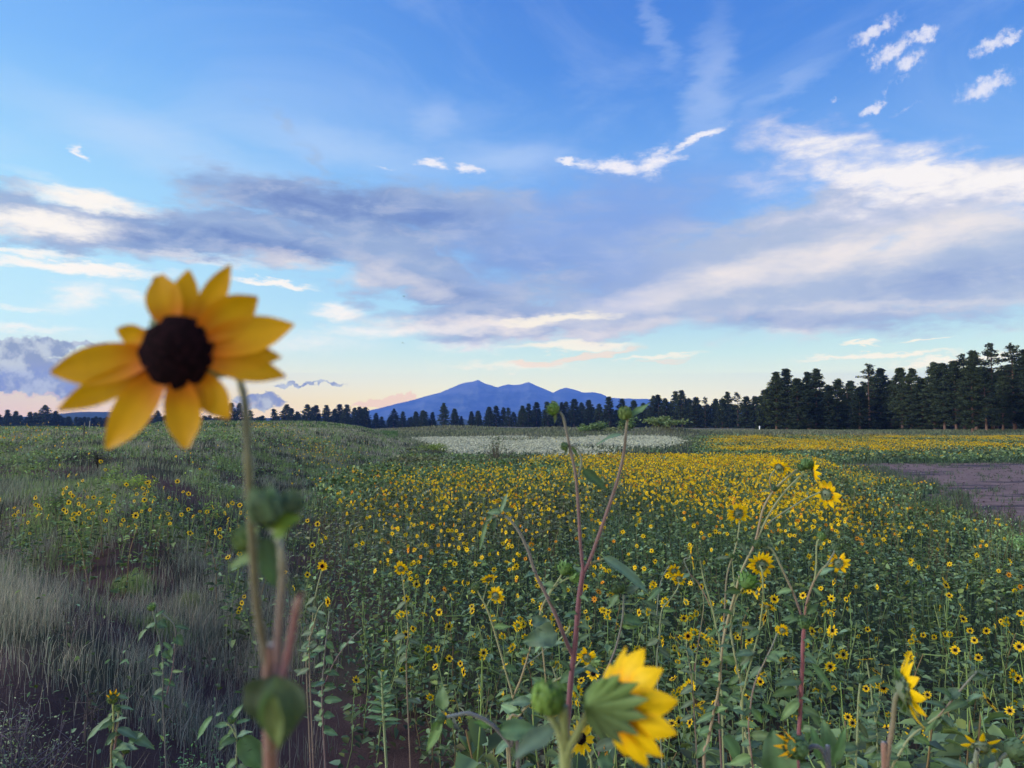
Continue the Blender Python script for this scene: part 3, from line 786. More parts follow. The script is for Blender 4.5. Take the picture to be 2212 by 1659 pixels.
def leaf_geo(L, W, droop=.25, fold=.25, wave=.08, rng=None, nt=11, tint=(1, 1, 1), wide=.38, tw=0.0):
    """leaf along +x, blade in xy, face toward +z"""
    V, T = [], []; ph = rng.uniform(0, 6) if rng else 0
    ks = (-1, -.6, 0, .6, 1)
    for i in range(nt):
        t = i / (nt - 1)
        w = W * .5 * (math.sin(math.pi * t ** (math.log(.5) / math.log(wide))) ** .85) if 0 < t < 1 else W * .012
        for k in ks:
            z = -droop * L * t * t + fold * w * abs(k) + wave * W * math.sin(t * 11 + ph + k * 2) * abs(k) + tw * k * w * t
            jag = 1 + .05 * math.sin(t * 40 + ph) * (abs(k) == 1)
            V.append((L * (t - .12 * droop * t * t), k * w * jag, z))
            T.append(np.array(tint) * (1.45 if k == 0 else (.93 if abs(k) < 1 else 1.05)))
    F = []
    for i in range(nt - 1):
        for k in range(4):
            a = i * 5 + k; F.append((a, a + 5, a + 6, a + 1))
    return np.array(V), np.array(F), np.array(T)
def spline(pts, n):
    """catmull-rom through points"""
    P_ = [Vector(p) for p in pts]
    if len(P_) == 2: return [P_[0].lerp(P_[1], i / (n - 1)) for i in range(n)]
    out = []; m = len(P_) - 1
    for i in range(n):
        u = i / (n - 1) * m; k = min(int(u), m - 1); t = u - k
        p0 = P_[max(k - 1, 0)]; p1 = P_[k]; p2 = P_[k + 1]; p3 = P_[min(k + 2, m)]
        out.append(.5 * ((2 * p1) + (-p0 + p2) * t + (2 * p0 - 5 * p1 + 4 * p2 - p3) * t * t + (-p0 + 3 * p1 - 3 * p2 + p3) * t ** 3))
    return out

class Plant:
    """a hand-set plant: stems, leaves and heads given where they stand, at depth d (metres)"""
    def __init__(s, name, label, cat, d, base_px, group=None, ground=True, seed=0):
        s.d = d; s.rng = np.random.default_rng(seed + int(base_px[0])); s.r = random.Random(seed + int(base_px[1]))
        b = P(base_px[0], base_px[1], d)
        s.base = Vector((b.x + .02, b.y + .03, Hs(b.x, b.y) - .02))
        s.root = bpy.data.objects.new(name, None); COL.objects.link(s.root); s.root.location = s.base; s.root.empty_display_size = .02
        tag(s.root, label, cat, group)
    def W(s, p):
        """frame point (px, py[, depth offset]) to a point local to the plant"""
        return P(p[0], p[1], s.d + (p[2] if len(p) > 2 else 0)) - s.base
    def obj(s, name, mb, mats, parent=None, mtx=None, label=None):
        me = mb.mesh(name, mats, True); o = bpy.data.objects.new(name, me); COL.objects.link(o); o.parent = parent or s.root
        if mtx is not None: o.matrix_local = mtx
        if label: o['label'] = label
        return o
    def px(s, w): return w / FPX * s.d
    def stem(s, pts, w0, w1, tint, tint2=None, toground=False, name='stem', label=None, n=None):
        P3 = [s.W(p) for p in pts]
        if s.d > 1.2: w0, w1 = w0 * .84, w1 * .84
        if toground:
            P3.append(P3[-1].lerp(Vector((0, 0, 0)), .5) + Vector((.01, 0, 0))); P3.append(Vector((0, 0, 0)))
        n = n or 7 * len(P3)
        pp = spline(P3, n)
        mb = MB(); tt = np.array(tint)[None] * (1 - np.linspace(0, 1, n)[:, None]) + np.array(tint2 or tint)[None] * np.linspace(0, 1, n)[:, None]
        jit = 1 + .06 * np.sin(np.arange(n) * 1.3)
        tube_pts(mb, [tuple(p) for p in pp], np.linspace(s.px(w0), s.px(w1), n) * .5 * jit, 9, 0, tt, True)
        # fine hairs along the stem
        k = int(n * 5); rg = s.rng; V = []
        if s.d < 1.8:
            for i in range(k):
                u = rg.uniform(0, n - 1.01); a = int(u); c = pp[a].lerp(pp[a + 1], u - a)
                dv = Vector(rg.normal(size=3)); dv.normalize(); r_ = s.px(w0 + (w1 - w0) * u / n) * .5
                e = c + dv * (r_ + .0016); c2 = c + dv * r_ * .7; sd = dv.orthogonal().normalized() * .00018
                V += [c2 - sd, c2 + sd, e]
            mb.add([tuple(v) for v in V], np.arange(len(V)).reshape(-1, 3), 0, (.35, .38, .32))
        # leaves set alternately down the lower part of the stem
        if s.d > 1.2 and len(pts) >= 4 and w1 > 2.4:
            acc = s.r.uniform(0, 20)
            for (xa, ya, *_), (xb, yb, *_) in zip(pts[:-1], pts[1:]):
                L = math.hypot(xb - xa, yb - ya); u = 0
                while u < L:
                    step = s.r.uniform(15, 30); u += step; acc += step
                    yy = ya + (yb - ya) * min(1, u / L)
                    if yy < 1235 or s.r.random() > .25 + (yy - 1235) / 420: continue
                    xx = xa + (xb - xa) * min(1, u / L); sg = s.r.choice((-1, 1)); ll = s.r.uniform(16, 36) * (1 + (yy - 1235) / 900) * 1.9 / max(s.d, 1.5); k = s.r.uniform(.6, 1.5)
                    s.leaf(xx, yy, xx + sg * ll * s.r.uniform(.6, 1), yy + s.r.uniform(-.6, .8) * ll, ll * s.r.uniform(.3, .5), s.r.uniform(.2, .9), s.r.uniform(.1, .4), .3, (k, k * 1.2, k * s.r.uniform(.7, 1.3)), 0, s.r.uniform(-.04, .04))
        return s.obj(name, mb, [M_STEMH], label=label)
    def leaf(s, x1, y1, x2, y2, w, tilt=.3, droop=.15, fold=.3, tint=(1, 1, 1), dz=0.0, dt=0.0, face=None, label=None, wide=.38, wave=.08):
        """leaf from base point to tip point; tilt swings its face from the viewer toward the sky"""
        a = s.W((x1, y1, dz)); b = s.W((x2, y2, dz + dt)); v = b - a; L = v.length
        x = v.normalized(); f = Vector(face) if face else Vector((s.r.uniform(-.3, .3), -1, tilt * 2))
        z = (f - x * f.dot(x)).normalized(); y = z.cross(x)
        m = Matrix(((x.x, y.x, z.x, a.x), (x.y, y.y, z.y, a.y), (x.z, y.z, z.z, a.z), (0, 0, 0, 1)))
        V, F, T = leaf_geo(L, s.px(w), droop, fold, wave, s.rng, 11, tint, wide, s.r.uniform(-.25, .25))
        mb = MB(); mb.add(V, F, 0, T)
        return s.obj('leaf', mb, [M_LEAFH], mtx=m, label=label)
    def head(s, px, py, r, n, petals=None, npet=14, disc=.30, bend=.05, cup=.12, dz=0.0, pw=.36, own=False, colin=ORA, colout=YEL, label=None, calyx=1.0, dome=.4, jitter=.15, dcol=None, sp=.35):
        """flower head: r in frame units; n = way it faces (x right, y away, z up)"""
        rad = s.px(r); c = s.W((px, py, dz)); M = Matrix.Translation(c) @ rotm(n)
        rg = s.rng; rd = rad * disc
        mb = MB(); calyx_geo(mb, rd * 1.05 * calyx, rg, .8, 12, sp, 1.0, 0, (.9, 1.0, .9))
        ho = s.obj('flower_head', mb, [M_LEAFH], mtx=M, label=label)
        V, F3, F4 = disc_geo(rd, dome, 20, 6)
        db = MB(); db.add(V, F3, 0); db.v, base_v = [V], V; db.f4 = [F4]; db.m4 = [np.zeros(len(F4), int)]
        s.obj('disc', db, [dcol or M_DISC], ho)
        lst = petals or [(360 * k / npet + rg.normal(0, 6), rg.uniform(1 - jitter, 1 + jitter * .6), pw * rg.uniform(.85, 1.15), bend + rg.normal(0, .08)) for k in range(npet)]
        pm = MB()
        for q, t in enumerate(lst):
            ang, L, w, bd = t[:4]
            if n[1] > 0: ang = 180 - ang          # angles are given as seen, also when the face is turned away
            blunt = t[4] if len(t) > 4 else .02
            sh = rg.uniform(.88, 1.06)
            V, F, T = petal_geo(rad * L - rd * .85, rad * w, math.radians(ang), rd * .85, bd, rg, cup, rg.uniform(-.35, .35), blunt, 9, colin * sh, colout * sh, -.002 * (q % 3) * rad * 8)
            if own:
                m2 = MB(); m2.add(V, F, 0, T); s.obj('petal', m2, [M_PETALH], ho)
            else: pm.add(V, F, 0, T)
        if not own and lst: s.obj('petal_ring', pm, [M_PETALH], ho)
        return ho
    def bud(s, px, py, r, n=(0, 0, 1), dz=0.0, spike=.5, tint=(1.1, 1.25, .9), petals=0, label=None, name='bud', dark=False, el=1.0, var=.28, prof=None):
        rad = s.px(r); c = s.W((px, py, dz)); M = Matrix.Translation(c) @ rotm(n); rg = s.rng
        mb = MB(); seg = 12
        prof = prof or [(.15, -.95), (.6, -.75), (.93, -.35), (1.0, .05), (.86, .42), (.55, .68), (.08, .8)]
        V = [(rad * a * math.cos(6.283 * k / seg), rad * a * math.sin(6.283 * k / seg), rad * z) for a, z in prof for k in range(seg)]
        F = [(i * seg + k, i * seg + (k + 1) % seg, (i + 1) * seg + (k + 1) % seg, (i + 1) * seg + k) for i in range(len(prof) - 1) for k in range(seg)]
        mb.add(V, F, 0, np.array(tint) * .8)
        for row, (rr, z) in enumerate(((.95, -.5), (1.02, -.1), (.95, .2), (.7, .5))):
            for k in range(9):
                t = 6.283 * (k + .5 * row + rg.uniform(-.2, .2)) / 9; L = rad * rg.uniform(.7, 1.15) * (1.15 - .12 * row); w = rad * .27
                out = spike * rg.uniform(.3, 1.3) * (1 - .22 * row); ca, sa = math.cos(t), math.sin(t)
                pts = [(rad * rr, -w, rad * z), (rad * rr, w, rad * z), (rad * rr + L * out * .35, w * .8, rad * z + L * .45), (rad * rr + L * out * .35, -w * .8, rad * z + L * .45), (rad * rr * (1 - .35 * (1 - spike)) + L * out * .9 , 0, rad * z + L * (1.0 - .4 * out))]
                VV = [(x * ca - y * sa, x * sa + y * ca, zz) for x, y, zz in pts]; tt = np.array(tint) * rg.uniform(1 - var * .7, 1 + var * 1.2)
                mb.add(VV, [(0, 1, 2, 3)], 0, tt); mb.add(VV, [(3, 2, 4)], 0, tt)
        ho = s.obj(name, mb, [M_LEAFH], mtx=M @ Matrix.Diagonal((1, 1, el, 1)), label=label)
        if dark:
            V, F3, F4 = disc_geo(rad * .7, .4, 14, 4); V = V + np.array([0, 0, rad * .5]); db = MB(); db.add(V, F3); db.f4 = [F4]; db.m4 = [np.zeros(len(F4), int)]
            s.obj('disc', db, [M_DISC], ho)
        if petals:
            pm = MB()
            for k in range(petals):
                V, F, T = petal_geo(rad * 1.1, rad * .42, 6.283 * k / petals, rad * .1, 1.2, rg, .2, 0, 0, 7, ORA, YEL * np.array([1, .8, 1]), rad * .35)
                pm.add(V, F, 0, T)
            s.obj('petal_ring', pm, [M_PETALH], ho)
        return ho

# ------------------------------------------------------------------ the blurred flower right in front of the lens
def near_left():
    p = Plant('sunflower_plant', 'big blurred sunflower with dark disc, bud cluster and cut stem', 'sunflower', .31, (588, 1659))
    cx, cy = 382.0, 760.0
    tips = [(338, 592, .34, .0, .22), (402, 580, .24, .0, .05), (493, 569, .24, .05, .02), (552, 640, .36, .0, .04), (630, 699, .36, .0, .03), (603, 770, .26, 0, .02), (613, 812, .26, -.05, .02), (497, 904, .30, .0, .04), (452, 890, .20, .0, .02),
            (408, 967, .34, .0, .16), (237, 969, .36, .0, .03), (139, 887, .26, .05, .02), (120, 806, .38, 0, .03), (252, 712, .20, .0, .05),]
    r = 215.0; pt = []
    for x, y, w, b, bl in tips:
        dx, dy = x - cx, -(y - cy)
        pt.append((math.degrees(math.atan2(dy, dx)), math.hypot(dx, dy) / r, w * 1.10, b, bl + .02))
    p.head(cx, cy, r, (.05, -1, .02), pt, disc=.375, own=True, cup=.10, calyx=.92, dome=.30, colin=np.array([.52, .13, .003]), colout=np.array([.60, .325, .003]), sp=.5)
    p.stem([(430, 790, .025), (500, 800, .03), (523, 840, .02), (532, 900, .01), (536, 1000), (541, 1100), (547, 1200), (553, 1288), (565, 1370), (583, 1470), (588, 1520)], 16, 20, (.085, .10, .04), (.075, .06, .04), label='hairy stem carrying the large flower')
    p.stem([(585, 1140, .012), (598, 1155, .01), (608, 1195), (610, 1250), (604, 1327), (600, 1400), (596, 1500)], 15, 19, (.14, .18, .11), (.12, .06, .08), label='shorter stem under the bud cluster')
    p.stem([(651, 1284, -.005), (640, 1320), (628, 1385), (612, 1460), (598, 1520)], 17, 21, (.15, .075, .07), T_PURP, label='broken-off reddish stem with a pale tip')
    p.stem([(593, 1535, .006), (591, 1570, .004), (588, 1620), (586, 1700)], 26, 36, (.10, .075, .05), (.15, .06, .055), toground=True)
    # leaf pair clasping the node
    p.leaf(590, 1462, 560, 1590, 92, .1, .2, .8, (.62, .66, .75), -.012, .0, (-.6, -1, .3), label='rounded leaf clasping the node on the left')
    p.leaf(594, 1458, 612, 1618, 96, .1, .15, .75, (.85, .9, .95), -.016, .0, (.55, -1, .3), label='rounded leaf clasping the node on the right')
    p.leaf(592, 1500, 600, 1622, 42, .1, .05, .5, (1.35, 1.35, .9), -.022)
    # bud cluster
    p.bud(572, 1098, 34, (-.3, -.2, 1), -.012, .35, (.95, 1.15, 1.2), el=1.2)
    p.bud(628, 1088, 24, (.6, -.1, 1), -.004, .3, (.7, .85, .95), dark=True)
    p.bud(535, 1163, 30, (-.9, -.3, .4), .012, .4, (1.1, 1.3, .9))
    p.leaf(590, 1145, 572, 1056, 52, .3, .2, .6, (.75, .95, 1.0), -.006, .0, (.3, -1, .2))
    p.leaf(592, 1152, 640, 1112, 54, .3, .2, .5, (1.1, 1.4, .5), -.008, -.005, (0, -1, .6))
    p.leaf(560, 1200, 484, 1222, 32, .5, .2, .4, (1.0, 1.25, .8), .012, 0)
    p.leaf(572, 1160, 598, 1280, 58, .2, .2, .5, (.7, .9, 1.0), .01, 0)
    p.leaf(566, 1180, 540, 1245, 30, .2, .2, .5, (1.3, 1.5, .9), .015, 0)
    p.leaf(560, 1140, 516, 1168, 26, .2, .2, .5, (1.3, 1.5, 1.), .006, 0)
near_left()

def near_right():
    p = Plant('sunflower_plant', 'blurred sunflower seen from behind, petals spreading right, beside a round green bud', 'sunflower', .46, (1224, 1659))
    # flower seen from behind and the side
    pt = [(104, .92, .34, .45), (78, .98, .42, .5), (48, 1.0, .44, .52), (18, 1.05, .46, .5), (-10, 1.05, .42, .5), (-36, 1.02, .44, .48), (-62, 1.0, .40, .48), (-86, .85, .36, .4), (130, .7, .3, .4), (-120, .7, .3, .35), (160, .6, .3, .3), (-150, .6, .3, .3)]
    p.head(1336, 1522, 128, (.80, .50, -.10), pt, disc=.40, own=True, cup=.12, calyx=.85, colin=ORA * 1.1, colout=YEL * np.array([1.02, 1.0, 1]), sp=.25, label='flower turned away showing its green calyx')
    p.bud(1310, 1522, 46, (.9, .2, -.25), -.002, .22, (.6, .82, .45), name='calyx', el=1.1, var=.30, prof=[(.14, -1.05), (.5, -.92), (.80, -.62), (1.0, -.15), (1.08, .3), (1.0, .55), (.3, .6)])
    for x2, y2, w, t in ((1330, 1462, 34, 1.2), (1362, 1478, 36, 1.0), (1374, 1508, 40, .95), (1368, 1540, 38, .8), (1350, 1566, 36, .65), (1322, 1580, 32, .5), (1300, 1470, 30, 1.35), (1290, 1572, 26, .6)):
        p.leaf(1266, 1526, x2, y2, w, .3, -.55, -.35, (t, t * 1.2, t * .65), -.016, .006, (-.1, -1, .25), wide=.5, wave=.03)  # bracts lighter above, darker below: light from above put into their tint
    p.stem([(1275, 1530, -.004), (1262, 1556), (1243, 1590), (1228, 1617), (1222, 1660), (1222, 1720)], 16, 26, T_GREEN, T_GREEN, toground=True, label='stem of the flower turned away')
    p.bud(1184, 1512, 35, (.1, -.1, 1), 0, .2, (1.15, 1.5, .55), label='round bright green bud')
    p.stem([(1186, 1545), (1200, 1565), (1213, 1600), (1222, 1650)], 15, 20, T_GREEN)
    p.leaf(1196, 1572, 1108, 1634, 48, .4, .1, .35, (1.15, 1.25, 1.3), -.01, -.02, (-.4, -1, .8), label='blurred grey-green leaf below the round bud')
near_right()

# ------------------------------------------------------------------ tall plants a step or two away
def budplant():
    p = Plant('sunflower_plant', 'tall budding sunflower plant forking into two purple stems that rise past the treeline', 'sunflower', 1.3, (1228, 1659))
    p.stem([(1260, 1232), (1250, 1300), (1243, 1385), (1234, 1460), (1228, 1540), (1226, 1660)], 13, 17, T_PURP, T_PURP, toground=True)
    p.stem([(1209, 890), (1216, 900), (1222, 925), (1231, 967), (1243, 1023), (1249, 1093), (1254, 1177), (1260, 1235)], 6, 9, T_GREY, T_PURP)
    p.stem([(1356, 903), (1352, 933), (1348, 975), (1334, 1037), (1306, 1121), (1276, 1205), (1260, 1238)], 7, 10, (.13, .13, .10), T_PURP)
    p.bud(1196, 884, 13, (-.75, -.2, .5), 0, .7, (1.2, 1.5, .8), label='spiky green bud nodding left at the top')
    p.leaf(1200, 892, 1198, 916, 7, .2); p.leaf(1190, 892, 1182, 885, 5, .2)
    p.bud(1350, 894, 14, (-.2, -.3, 1), 0, .35, (1.1, 1.3, .8), label='round green bud at the top of the right fork')
    p.leaf(1359, 901, 1404, 871, 17, .5, .0, .3, (1.1, 1.35, 1.0), 0, .01)
    p.leaf(1344, 890, 1337, 884, 5)
    p.leaf(1347, 937, 1285, 948, 15, .7, .25, .3, (1.1, 1.3, 1.35), -.01, -.01, (0, -.5, 1))
    p.leaf(1258, 1014, 1312, 1060, 27, .2, .0, .3, (.55, .75, .55), -.01, 0, (.3, -1, .4))
    p.stem([(1249, 1031), (1256, 1000), (1252, 977), (1243, 966), (1233, 963), (1225, 965)], 6, 3, T_GREY, T_GREY)
    p.bud(1220, 964, 8, (-1, -.2, .1), 0, .5, (.9, 1.1, .9))
    p.leaf(1226, 966, 1219, 986, 6, .2, .3); p.leaf(1234, 964, 1252, 990, 8, .2, .2, .3, (.9, 1.1, .7)); p.leaf(1230, 970, 1236, 990, 8, .2)
    p.stem([(1262, 1235), (1280, 1216), (1304, 1208)], 5, 4, T_PURP, T_GREEN)
    p.leaf(1302, 1203, 1412, 1280, 32, .6, .1, .45, (1.25, 1.45, 1.55), -.01, -.02, (.2, -.8, 1), label='long grey-green folded leaf reaching right')
    p.stem([(1090, 1114), (1103, 1124), (1122, 1150), (1141, 1190), (1157, 1239), (1182, 1289), (1202, 1332), (1226, 1392), (1240, 1420)], 6, 11, T_GREY, T_PURP, label='side branch bending left with a wilted tip')
    p.leaf(1080, 1110, 1096, 1062, 11, .2, .1, .4, (1.2, 1.4, 1.4)); p.leaf(1082, 1106, 1050, 1106, 14, .2, .2, .4, (1.1, 1.3, 1.3)); p.leaf(1086, 1102, 1110, 1099, 12, .2, .2, .3, (.8, 1.0, 1.1))
    p.leaf(1052, 1125, 1033, 1193, 10, .2, .1, .4, (1.2, 1.4, 1.3)); p.stem([(1080, 1112), (1066, 1118), (1050, 1127)], 4, 3, T_GREY); p.leaf(1070, 1118, 1062, 1152, 14, .2, .2, .4, (.5, .65, .7)); p.leaf(1062, 1112, 1048, 1135, 12, .2, .2, .4, (.8, 1., .9))
    p.leaf(1204, 1370, 1129, 1382, 50, .4, .3, .35, (1.05, 1.2, 1.3), -.01, -.02, (-.1, -1, .5), label='broad crinkled grey leaf hanging left', wide=.3, wave=.16); p.leaf(1190, 1365, 1150, 1330, 36, .4, .2, .3, (.95, 1.1, 1.2), 0, 0, None, None, .5, .16)
    p.leaf(1226, 1600, 1214, 1530, 18, .2, .1, .3, (.9, 1.3, .7))
budplant()
def budright():
    p = Plant('sunflower_plant', 'dark budded sunflower stem curving up just right of the forked purple stem', 'sunflower', 1.7, (1290, 1600))
    p.stem([(1347, 1285), (1346, 1320), (1342, 1352), (1330, 1400), (1310, 1450), (1299, 1475), (1290, 1520)], 5, 6, T_GREY, T_PURP, toground=True)
    p.bud(1340, 1270, 12, (-.2, -.3, 1), 0, .4, (.5, .65, .55), dark=True); p.bud(1330, 1274, 9, (-.6, -.3, .6), 0, .4, (.6, .75, .6))
    p.leaf(1336, 1282, 1310, 1316, 14, .3, .2, .3, (1., 1.2, 1.1)); p.leaf(1344, 1340, 1392, 1342, 30, .5, .2, .3, (.8, 1.05, .7)); p.leaf(1350, 1282, 1385, 1262, 16, .4)
    p.leaf(1292, 1560, 1360, 1590, 28, .5, .2, .3, (.8, 1.1, .9)); p.leaf(1290, 1580, 1320, 1630, 26, .4, .2)
budright()
def midplants():
    p = Plant('sunflower_plant', 'sunflower plant with two bright flowers one above the other left of the forked stem', 'sunflower', 1.9, (1100, 1600))
    p.stem([(1029, 1272), (1040, 1292), (1050, 1311), (1065, 1353), (1091, 1445), (1107, 1506), (1101, 1548), (1095, 1600)], 4, 6, T_PALE, T_TAN, toground=True)
    p.stem([(1052, 1262), (1048, 1278), (1044, 1295)], 3, 3, T_PALE); p.stem([(1064, 1290), (1056, 1300), (1050, 1314)], 3, 3, T_PALE)
    p.bud(1027, 1268, 9, (-.3, -.4, 1), 0, .5, (1.1, 1.2, 1.))
    p.head(1056, 1250, 20, (-.25, .55, .75), npet=13, disc=.34, pw=.34, colout=YEL * 1.05); p.head(1071, 1286, 21, (.35, .75, .15), npet=11, disc=.34, pw=.36)
    p.stem([(1148, 1388), (1136, 1432), (1123, 1472), (1107, 1508)], 4, 6, T_TAN, T_TAN); p.stem([(1180, 1400), (1160, 1418), (1138, 1434)], 3, 3, T_GREY)
    p.head(1150, 1385, 12, (.2, -.2, 1), npet=9, disc=.4, colout=ORA * 1.2)
    p.leaf(1105, 1504, 1080, 1540, 10, .2, .2, .4, (1.2, 1.3, .9)); p.leaf(1150, 1420, 1175, 1436, 10, .5); p.leaf(1120, 1480, 1150, 1500, 10, .4)
    q = Plant('sunflower_plant', 'sunflower plant with spiky seed heads and one flower behind the lower purple stem', 'sunflower', 1.6, (1123, 1600))
    q.stem([(1284, 1431), (1262, 1442), (1242, 1451), (1202, 1469), (1181, 1485), (1149, 1517), (1123, 1545), (1100, 1600)], 4, 6, T_PALE, T_BROWN, toground=True)
    q.stem([(1256, 1424), (1246, 1436), (1230, 1456)], 4, 4, T_PALE)
    q.head(1268, 1420, 24, (.35, .8, .25), npet=13, disc=.34, pw=.3); q.bud(1285, 1430, 11, (.8, .2, -.2), 0, 1.0, (1.2, 1.5, .9), petals=5)
    q.stem([(1193, 1440), (1198, 1455), (1202, 1468)], 3, 3, T_PALE); q.bud(1193, 1434, 6, (0, 0, 1), 0, .6); q.leaf(1196, 1450, 1208, 1430, 7, .3); q.leaf(1196, 1458, 1156, 1440, 10, .5, .2, .3, (1., 1.2, 1.1))
    q.stem([(1216, 1236), (1205, 1255), (1184, 1286), (1166, 1330), (1172, 1400), (1180, 1480)], 4, 4, T_PALE, T_TAN); q.stem([(1232, 1247), (1214, 1256), (1197, 1269), (1184, 1290)], 4, 4, T_PALE)
    q.bud(1220, 1230, 14, (.4, .3, .7), 0, 1.2, (1.1, 1.5, .8), label='spiky green seed head'); q.bud(1240, 1247, 12, (.8, .1, .3), 0, 1.2, (1.1, 1.5, .8), dark=True)
    q.stem([(1233, 1350), (1224, 1366), (1206, 1384)], 4, 4, T_PALE); q.bud(1235, 1346, 7, (.2, 0, 1), 0, .7, (1.2, 1.4, 1.))
    a = Plant('sunflower_plant', 'dark arching branch with a small bud and pale drooping leaves at its left tip', 'sunflower', 1.0, (1103, 1640))
    a.stem([(965, 1549), (985, 1545), (1011, 1541), (1042, 1552), (1067, 1569), (1086, 1589), (1103, 1612), (1120, 1660)], 8, 9, (.09, .12, .13), (.08, .06, .07), toground=True)
    a.bud(954, 1551, 10, (-.9, -.3, -.2), 0, .4, (.8, 1., .8)); a.leaf(958, 1534, 952, 1480, 30, .3, .2, .35, (1.2, 1.4, 1.2), 0, 0, (-.2, -1, .2)); a.leaf(956, 1560, 913, 1632, 22, .3, .2, .35, (1.2, 1.5, 1.0))
    a.leaf(966, 1552, 977, 1575, 14, .2, .2, .3, (1.2, 1.5, 1.)); a.leaf(946, 1556, 934, 1590, 18, .2, .2, .3, (1.1, 1.4, .9))
    a.leaf(1078, 1578, 1164, 1574, 44, .5, .1, .3, (.8, 1.1, .95), -.01, 0, (0, -1, .5), label='broad smooth green leaf'); a.leaf(1066, 1568, 1022, 1556, 24, .5, .2, .3, (.8, 1.2, .5))
    a.leaf(1104, 1612, 1130, 1650, 20, .4)
    b = Plant('sunflower_plant', 'sunflower with dark disc facing us, half hidden behind the blurred green stem', 'sunflower', 1.5, (1262, 1659))
    b.head(1256, 1596, 38, (.45, -.85, .1), npet=15, disc=.33, pw=.27, bend=-.03, jitter=.12, colin=YEL, label='open flower with narrow pointed petals')
    b.stem([(1262, 1600, .02), (1272, 1630, .02), (1280, 1700, .01)], 6, 8, T_GREEN, T_GREEN, toground=True)
    b.leaf(1290, 1640, 1330, 1650, 40, .5, .2, .3, (.9, 1.2, 1.0)); b.leaf(1285, 1620, 1345, 1592, 26, .5, .2); b.head(1308, 1620, 12, (.8, -.4, .2), npet=8, disc=.4, colout=ORA * 1.1)
    for (x, y, r, n, d, pts, lab) in ((866, 1228, 17, (.05, .95, .25), 2.4, [(868, 1240), (876, 1300), (882, 1370), (878, 1450)], 'sunflower seen from behind on a slim stem, left of two stacked flowers'),
                                 (696, 1223, 12, (.15, -.95, .2), 2.9, [(695, 1232), (681, 1290), (673, 1360), (662, 1430)], 'small sunflower facing us on a slim stem right of the cut reddish stem'),
                                 (708, 1300, 12, (.95, -.2, .1), 2.7, [(700, 1300), (686, 1320), (676, 1360), (668, 1420)], 'sunflower turned right on a bent stem beside the small one facing us')):
        t = Plant('sunflower_plant', lab, 'sunflower', d, (pts[-1][0], 1500))
        t.head(x, y, r, n, npet=14, disc=.34, pw=.33); t.stem(pts, 3.2, 4, T_PALE, T_PURP, toground=True)
        for k in range(7):
            u = 1 + k % (len(pts) - 1); bx, by = pts[u]; sgn = 1 if k % 2 else -1
            t.leaf(bx, by + 12 * k, bx + sgn * t.r.uniform(20, 36), by + 12 * k + t.r.uniform(-8, 22), t.r.uniform(9, 16), .5)
midplants()
